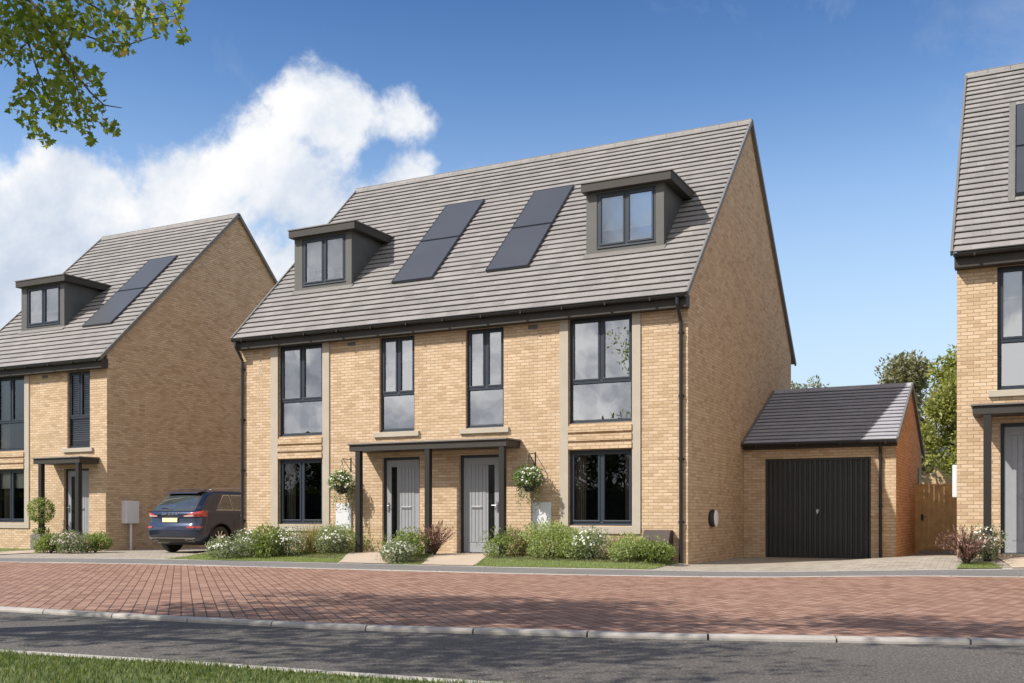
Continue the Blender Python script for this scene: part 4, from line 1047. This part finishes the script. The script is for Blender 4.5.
        patch('sill_trim', lambda u, v: (side_s(1.34 + 1.97 * u, .30 + .08 * v), .30 + .08 * v, sg), 12, 3, M['black'], root, .010)
        patch('door_handle', lambda u, v: (side_s(1.62 + .20 * u, .97 + .03 * v), .97 + .03 * v, sg), 6, 2, M['metal'], root, .025)
        patch('door_seam', lambda u, v: (side_s(1.40 + .012 * u, .42 + .68 * v), .42 + .68 * v, sg), 1, 10, M['black'], root, .003)
        rr = MB(); rr.tube([W(Vector((sg * .60, .85, 1.66))), W(Vector((sg * .62, 1.0, 1.70))), W(Vector((sg * .63, 1.8, 1.715))), W(Vector((sg * .62, 2.5, 1.68))), W(Vector((sg * .61, 2.65, 1.62)))], .014, 8)
        rr.build('roof_rail', M['metal'], root, smooth=True)
        mr = MB(); mr.box(X + sg * .90, X + sg * 1.08, Y0 + 2.95, Y0 + 3.05, 1.08, 1.24); mr.build('wing_mirror', MC['paint'], root, bevel=.03)
        for wy in wheels:
            cx = X + sg * .80
            w_ = MB(); w_.lathe([(.235, -.11), (.32, -.115), (.35, -.09), (.362, -.04), (.362, .04), (.35, .09), (.32, .115), (.235, .11)], (cx, Y0 + wy, .362), 'x', 40)
            wo = w_.build('wheel', M['black'], root, smooth=True)
            ri = MB(); ri.lathe([(.245, .10 * sg), (.235, .10 * sg), (.225, .06 * sg), (.22, -.05 * sg)], (cx, Y0 + wy, .362), 'x', 40)
            ri.lathe([(.0, .085 * sg), (.04, .085 * sg), (.055, .06 * sg)], (cx, Y0 + wy, .362), 'x', 16)
            for k in range(10):
                a = 2 * math.pi * k / 10; c0 = Vector((cx + sg * .075, Y0 + wy, .362)); d = Vector((0, math.cos(a), math.sin(a))); q = Vector((0, -math.sin(a), math.cos(a)))
                ri.add([c0 + d * .04 + q * .016, c0 + d * .04 - q * .016, c0 + d * .235 - q * .024 + Vector((sg * .015, 0, 0)), c0 + d * .235 + q * .024 + Vector((sg * .015, 0, 0)),
                        c0 + d * .04 + q * .016 - Vector((sg * .03, 0, 0)), c0 + d * .04 - q * .016 - Vector((sg * .03, 0, 0)), c0 + d * .235 - q * .024 - Vector((sg * .02, 0, 0)), c0 + d * .235 + q * .024 - Vector((sg * .02, 0, 0))],
                       [(0, 1, 2, 3), (4, 7, 6, 5), (0, 3, 7, 4), (1, 5, 6, 2), (2, 6, 7, 3)])
            ri.build('rim', M['metal'], wo)
            hub = MB(); hub.lathe([(.0, -.06 * sg), (.22, -.06 * sg)], (cx, Y0 + wy, .362), 'x', 24); hub.build('brake_disc', M['black'], wo)
            ar = MB(); n = 26; pr = []
            for k in range(n + 1):
                a = -.15 + (math.pi + .3) * k / n; pr.append((Y0 + wy + math.cos(a) * wr, .36 + math.sin(a) * wr))
            for k in range(n):                               # arch lip and inner liner
                (y1, z1), (y2, z2) = pr[k], pr[k + 1]; xo, xi = X + sg * .95, X + sg * .52
                ar.quad((xo, y1, z1), (xo, y2, z2), (xi, y2, z2), (xi, y1, z1))
                s1, s2 = 1.09, 1.09; c = (Y0 + wy, .36)
                ar.quad((xo, y1, z1), (xo, y2, z2), (xo - sg * .012, c[0] + (y2 - c[0]) * s2, c[1] + (z2 - c[1]) * s2), (xo - sg * .012, c[0] + (y1 - c[0]) * s1, c[1] + (z1 - c[1]) * s1))
            ar.build('wheel_arch', M['black'], root, recalc=False)
    ub = MB(); ub.box(X - .62, X + .62, Y0 + .4, Y0 + 4.3, .22, .5); ub.build('underbody', M['black'], root)
    sp = MB(); sp.add([W(Vector(v)) for v in [(-.56, .46, 1.56), (.56, .46, 1.56), (.60, .80, 1.655), (-.60, .80, 1.655), (-.56, .47, 1.59), (.56, .47, 1.59), (.56, .80, 1.675), (-.56, .80, 1.675)]],
                      [(0, 3, 2, 1), (4, 5, 6, 7), (0, 1, 5, 4), (1, 2, 6, 5), (2, 3, 7, 6), (3, 0, 4, 7)]); sp.build('roof_spoiler', MC['paint'], root, bevel=.01)
    pl = MB(); pl.box(X - .26, X + .26, Y0 + .045, Y0 + .06, .815, .925); pl.build('number_plate', MC['plate'], root, bevel=.003)
    wp = MB(); wp.tube([W(Vector((0, .13, 1.14))), W(Vector((-.20, .155, 1.19))), W(Vector((-.42, .175, 1.185)))], .010, 6); wp.build('rear_wiper', M['black'], root)
    cu = bpy.data.curves.new('badge_text', 'FONT'); cu.body = 'S K O D A'; cu.size = .10; cu.extrude = .004; cu.align_x = 'CENTER'
    tmp = bpy.data.objects.new('badge_tmp', cu); COL.objects.link(tmp); bpy.context.view_layer.update()
    me = bpy.data.meshes.new_from_object(tmp); COL.objects.unlink(tmp); bpy.data.objects.remove(tmp)
    me.materials.clear(); me.materials.append(M['metal'])
    bo = bpy.data.objects.new('badge_lettering', me); COL.objects.link(bo); bo.parent = root
    bo.rotation_euler = (R(84), 0, 0); bo.scale = (1.25, 1, 1); bo.location = (0, -2.3 + .045, .998)
    return root
MC = dict(
    paint=simple('blue_car_paint', (.017, .027, .058), .28, metal=.55, var=.05, coat=1.0),
    glass=simple('car_glass', (.05, .06, .06), .04, var=.3, scale=2, spec=1.0, coat=1),
    red=simple('red_lens', (.42, .03, .02), .12, var=.15, coat=1.0), clear=simple('clear_lens', (.75, .55, .52), .15, var=.1, coat=1.0),
    plate=simple('yellow_plate', (.80, .72, .42), .4, var=.03))
build_car(-13.78, -.12)

# ------------------------------------------------------------------ light and sky
sun_to = Vector((-.82, -1.0, 1.26)).normalized()
sd = bpy.data.lights.new('sun', 'SUN'); sd.energy = 4.3; sd.angle = R(.5); sd.color = (1, .945, .86)
so = bpy.data.objects.new('sun', sd); COL.objects.link(so); so.rotation_euler = (-sun_to).to_track_quat('-Z', 'Y').to_euler(); so.location = (-20, -20, 30)
world = bpy.data.worlds.new('World'); scene.world = world; world.use_nodes = True
N, L = world.node_tree.nodes, world.node_tree.links
bg = N['Background']; bg.inputs[1].default_value = .15
sky = N.new('ShaderNodeTexSky'); sky.sky_type = 'NISHITA'; sky.sun_disc = False
sky.sun_elevation = math.asin(sun_to.z); sky.sun_rotation = math.atan2(sun_to.x, sun_to.y) % (2 * math.pi)
sky.air_density = 1.0; sky.dust_density = .5; sky.ozone_density = 4.5; sky.altitude = 100
tc = N.new('ShaderNodeTexCoord')
def W_(op, a, b=None, c=None, clamp=False): return mathn(N, L, op, a, b, c, clamp)
sep = N.new('ShaderNodeSeparateXYZ'); L.new(tc.outputs['Generated'], sep.inputs[0])
dx, dy, dz = sep.outputs
# azimuth measured from the compass bearing the houses are seen on, elevation from the horizon
xr = W_('ADD', W_('MULTIPLY', dx, CS), W_('MULTIPLY', dy, SN)); fd = W_('ADD', W_('MULTIPLY', dx, -SN), W_('MULTIPLY', dy, CS))
az = W_('ARCTAN2', xr, fd); el = W_('ARCSINE', dz)
def fbm(vec, scale, detail, rough, dist=0):
    n = N.new('ShaderNodeTexNoise'); n.inputs['Scale'].default_value = scale; n.inputs['Detail'].default_value = detail; n.inputs['Roughness'].default_value = rough; n.inputs['Distortion'].default_value = dist
    L.new(vec, n.inputs['Vector']); return n.outputs['Fac']
vec = tc.outputs['Generated']
vo_ = N.new('ShaderNodeVectorMath'); vo_.operation = 'ADD'; L.new(vec, vo_.inputs[0]); vo_.inputs[1].default_value = (-.035, -.01, .05)
n_big = fbm(vec, 6.0, 10, .6, .2); n_off = fbm(vo_.outputs[0], 6.0, 6, .56, .2)
n_fine = fbm(vec, 17, 6, .6)
# cumulus bodies: (picture column, row, half width, half height, weight)
def azel(px_, py_): a = math.atan((px_ - 512) / FPX); return a, math.atan((HOR - py_) / math.hypot(FPX, px_ - 512))
bl = None
for (bx, by, rx, ry) in [(338, 112, 62, 60), (300, 200, 130, 80), (225, 205, 110, 62), (270, 265, 130, 70), (405, 172, 52, 40), (400, 120, 60, 45), (92, 215, 62, 50), (20, 260, 80, 70), (150, 300, 230, 110), (60, 400, 260, 150)]:
    a, e = azel(bx, by); sxr, syr = rx / FPX, ry / FPX * .9
    q = W_('ADD', W_('POWER', W_('ABSOLUTE', W_('DIVIDE', W_('SUBTRACT', az, a), sxr)), 2.0), W_('POWER', W_('ABSOLUTE', W_('DIVIDE', W_('SUBTRACT', el, e), syr)), 2.0))
    v = W_('SUBTRACT', 1.0, q); bl = v if bl is None else W_('MAXIMUM', bl, v)
bl = W_('MAXIMUM', bl, -1.2)
front = W_('ADD', W_('MULTIPLY', bl, .85), W_('ADD', W_('MULTIPLY', W_('SUBTRACT', n_big, .5), 4.6), W_('MULTIPLY', W_('SUBTRACT', n_fine, .5), 1.0)))
# loose wisps and the broken cloud behind the viewpoint
n_w = fbm(vec, 3.2, 8, .62, .6)
back = W_('ADD', W_('MULTIPLY', W_('SUBTRACT', n_big, .46), 3.6), .50)
isb = W_('MULTIPLY', W_('SUBTRACT', -.05, fd), 6.0, clamp=True)
front = W_('SUBTRACT', front, W_('MULTIPLY', W_('MULTIPLY', W_('ADD', az, .02), 9.0, clamp=True), 1.6))
dens = W_('ADD', W_('MULTIPLY', front, W_('SUBTRACT', 1.0, isb)), W_('MULTIPLY', back, isb))
alpha = W_('SMOOTHSTEP', 0, 1, 0) if False else None
ss = N.new('ShaderNodeMapRange'); ss.interpolation_type = 'SMOOTHSTEP'; ss.inputs[1].default_value = -.16; ss.inputs[2].default_value = .48; L.new(dens, ss.inputs[0])
al = ss.outputs[0]
hz = N.new('ShaderNodeMapRange'); hz.inputs[1].default_value = .56; hz.inputs[2].default_value = .85; L.new(n_w, hz.inputs[0])
wisp = W_('MULTIPLY', hz.outputs[0], .42)
al = W_('MAXIMUM', al, W_('MULTIPLY', wisp, 1.0))
# shading: billows turned to the sun are white, hollows and bases blue-grey
lit = W_('ADD', .62, W_('ADD', W_('MULTIPLY', W_('SUBTRACT', n_big, n_off), 3.4), W_('MULTIPLY', W_('SUBTRACT', n_fine, .5), .35)), clamp=True)
cr = ramp(N, [(.05, (2.7, 3.05, 3.65)), (.5, (3.5, 3.75, 4.15)), (.95, (4.55, 4.55, 4.6))]); L.new(lit, cr.inputs[0])
bk = ramp(N, [(.1, (1.7, 1.85, 2.2)), (.5, (3.4, 3.5, 3.8)), (.9, (6.6, 6.5, 6.4))]); L.new(lit, bk.inputs[0])
cm = N.new('ShaderNodeMix'); cm.data_type = 'RGBA'; L.new(isb, cm.inputs[0]); L.new(cr.outputs[0], cm.inputs[6]); L.new(bk.outputs[0], cm.inputs[7])
# clearer, deeper air overhead and pale haze near the horizon
eg = ramp(N, [(0, (1.25, 1.12, .95)), (.12, (1.1, 1.04, .95)), (.30, (.82, .87, .88)), (.50, (.36, .50, .64)), (1, (.28, .40, .58))])
L.new(el, eg.inputs[0]); sm = N.new('ShaderNodeVectorMath'); sm.operation = 'MULTIPLY'; L.new(sky.outputs[0], sm.inputs[0]); L.new(eg.outputs[0], sm.inputs[1])
hr_ = N.new('ShaderNodeMapRange'); hr_.interpolation_type = 'SMOOTHSTEP'; hr_.inputs[1].default_value = -.02; hr_.inputs[2].default_value = .42; hr_.inputs[3].default_value = .92; hr_.inputs[4].default_value = 0; L.new(el, hr_.inputs[0])
hm = N.new('ShaderNodeMix'); hm.data_type = 'RGBA'; L.new(hr_.outputs[0], hm.inputs[0]); L.new(sm.outputs[0], hm.inputs[6]); hm.inputs[7].default_value = (2.75, 3.3, 3.85, 1)
mx = N.new('ShaderNodeMix'); mx.data_type = 'RGBA'; L.new(al, mx.inputs[0]); L.new(hm.outputs[2], mx.inputs[6]); L.new(cm.outputs[2], mx.inputs[7])
L.new(mx.outputs[2], bg.inputs[0])

vs_ = scene.view_settings; vs_.view_transform = 'Standard'; vs_.look = 'None'; vs_.gamma = 1; vs_.use_curve_mapping = False; vs_.exposure = .55
cy = scene.cycles; cy.max_bounces = 6; cy.diffuse_bounces = 3; cy.glossy_bounces = 3; cy.transmission_bounces = 4; cy.transparent_max_bounces = 8
cy.sample_clamp_indirect = 4; cy.use_denoising = True
scene.render.film_transparent = False
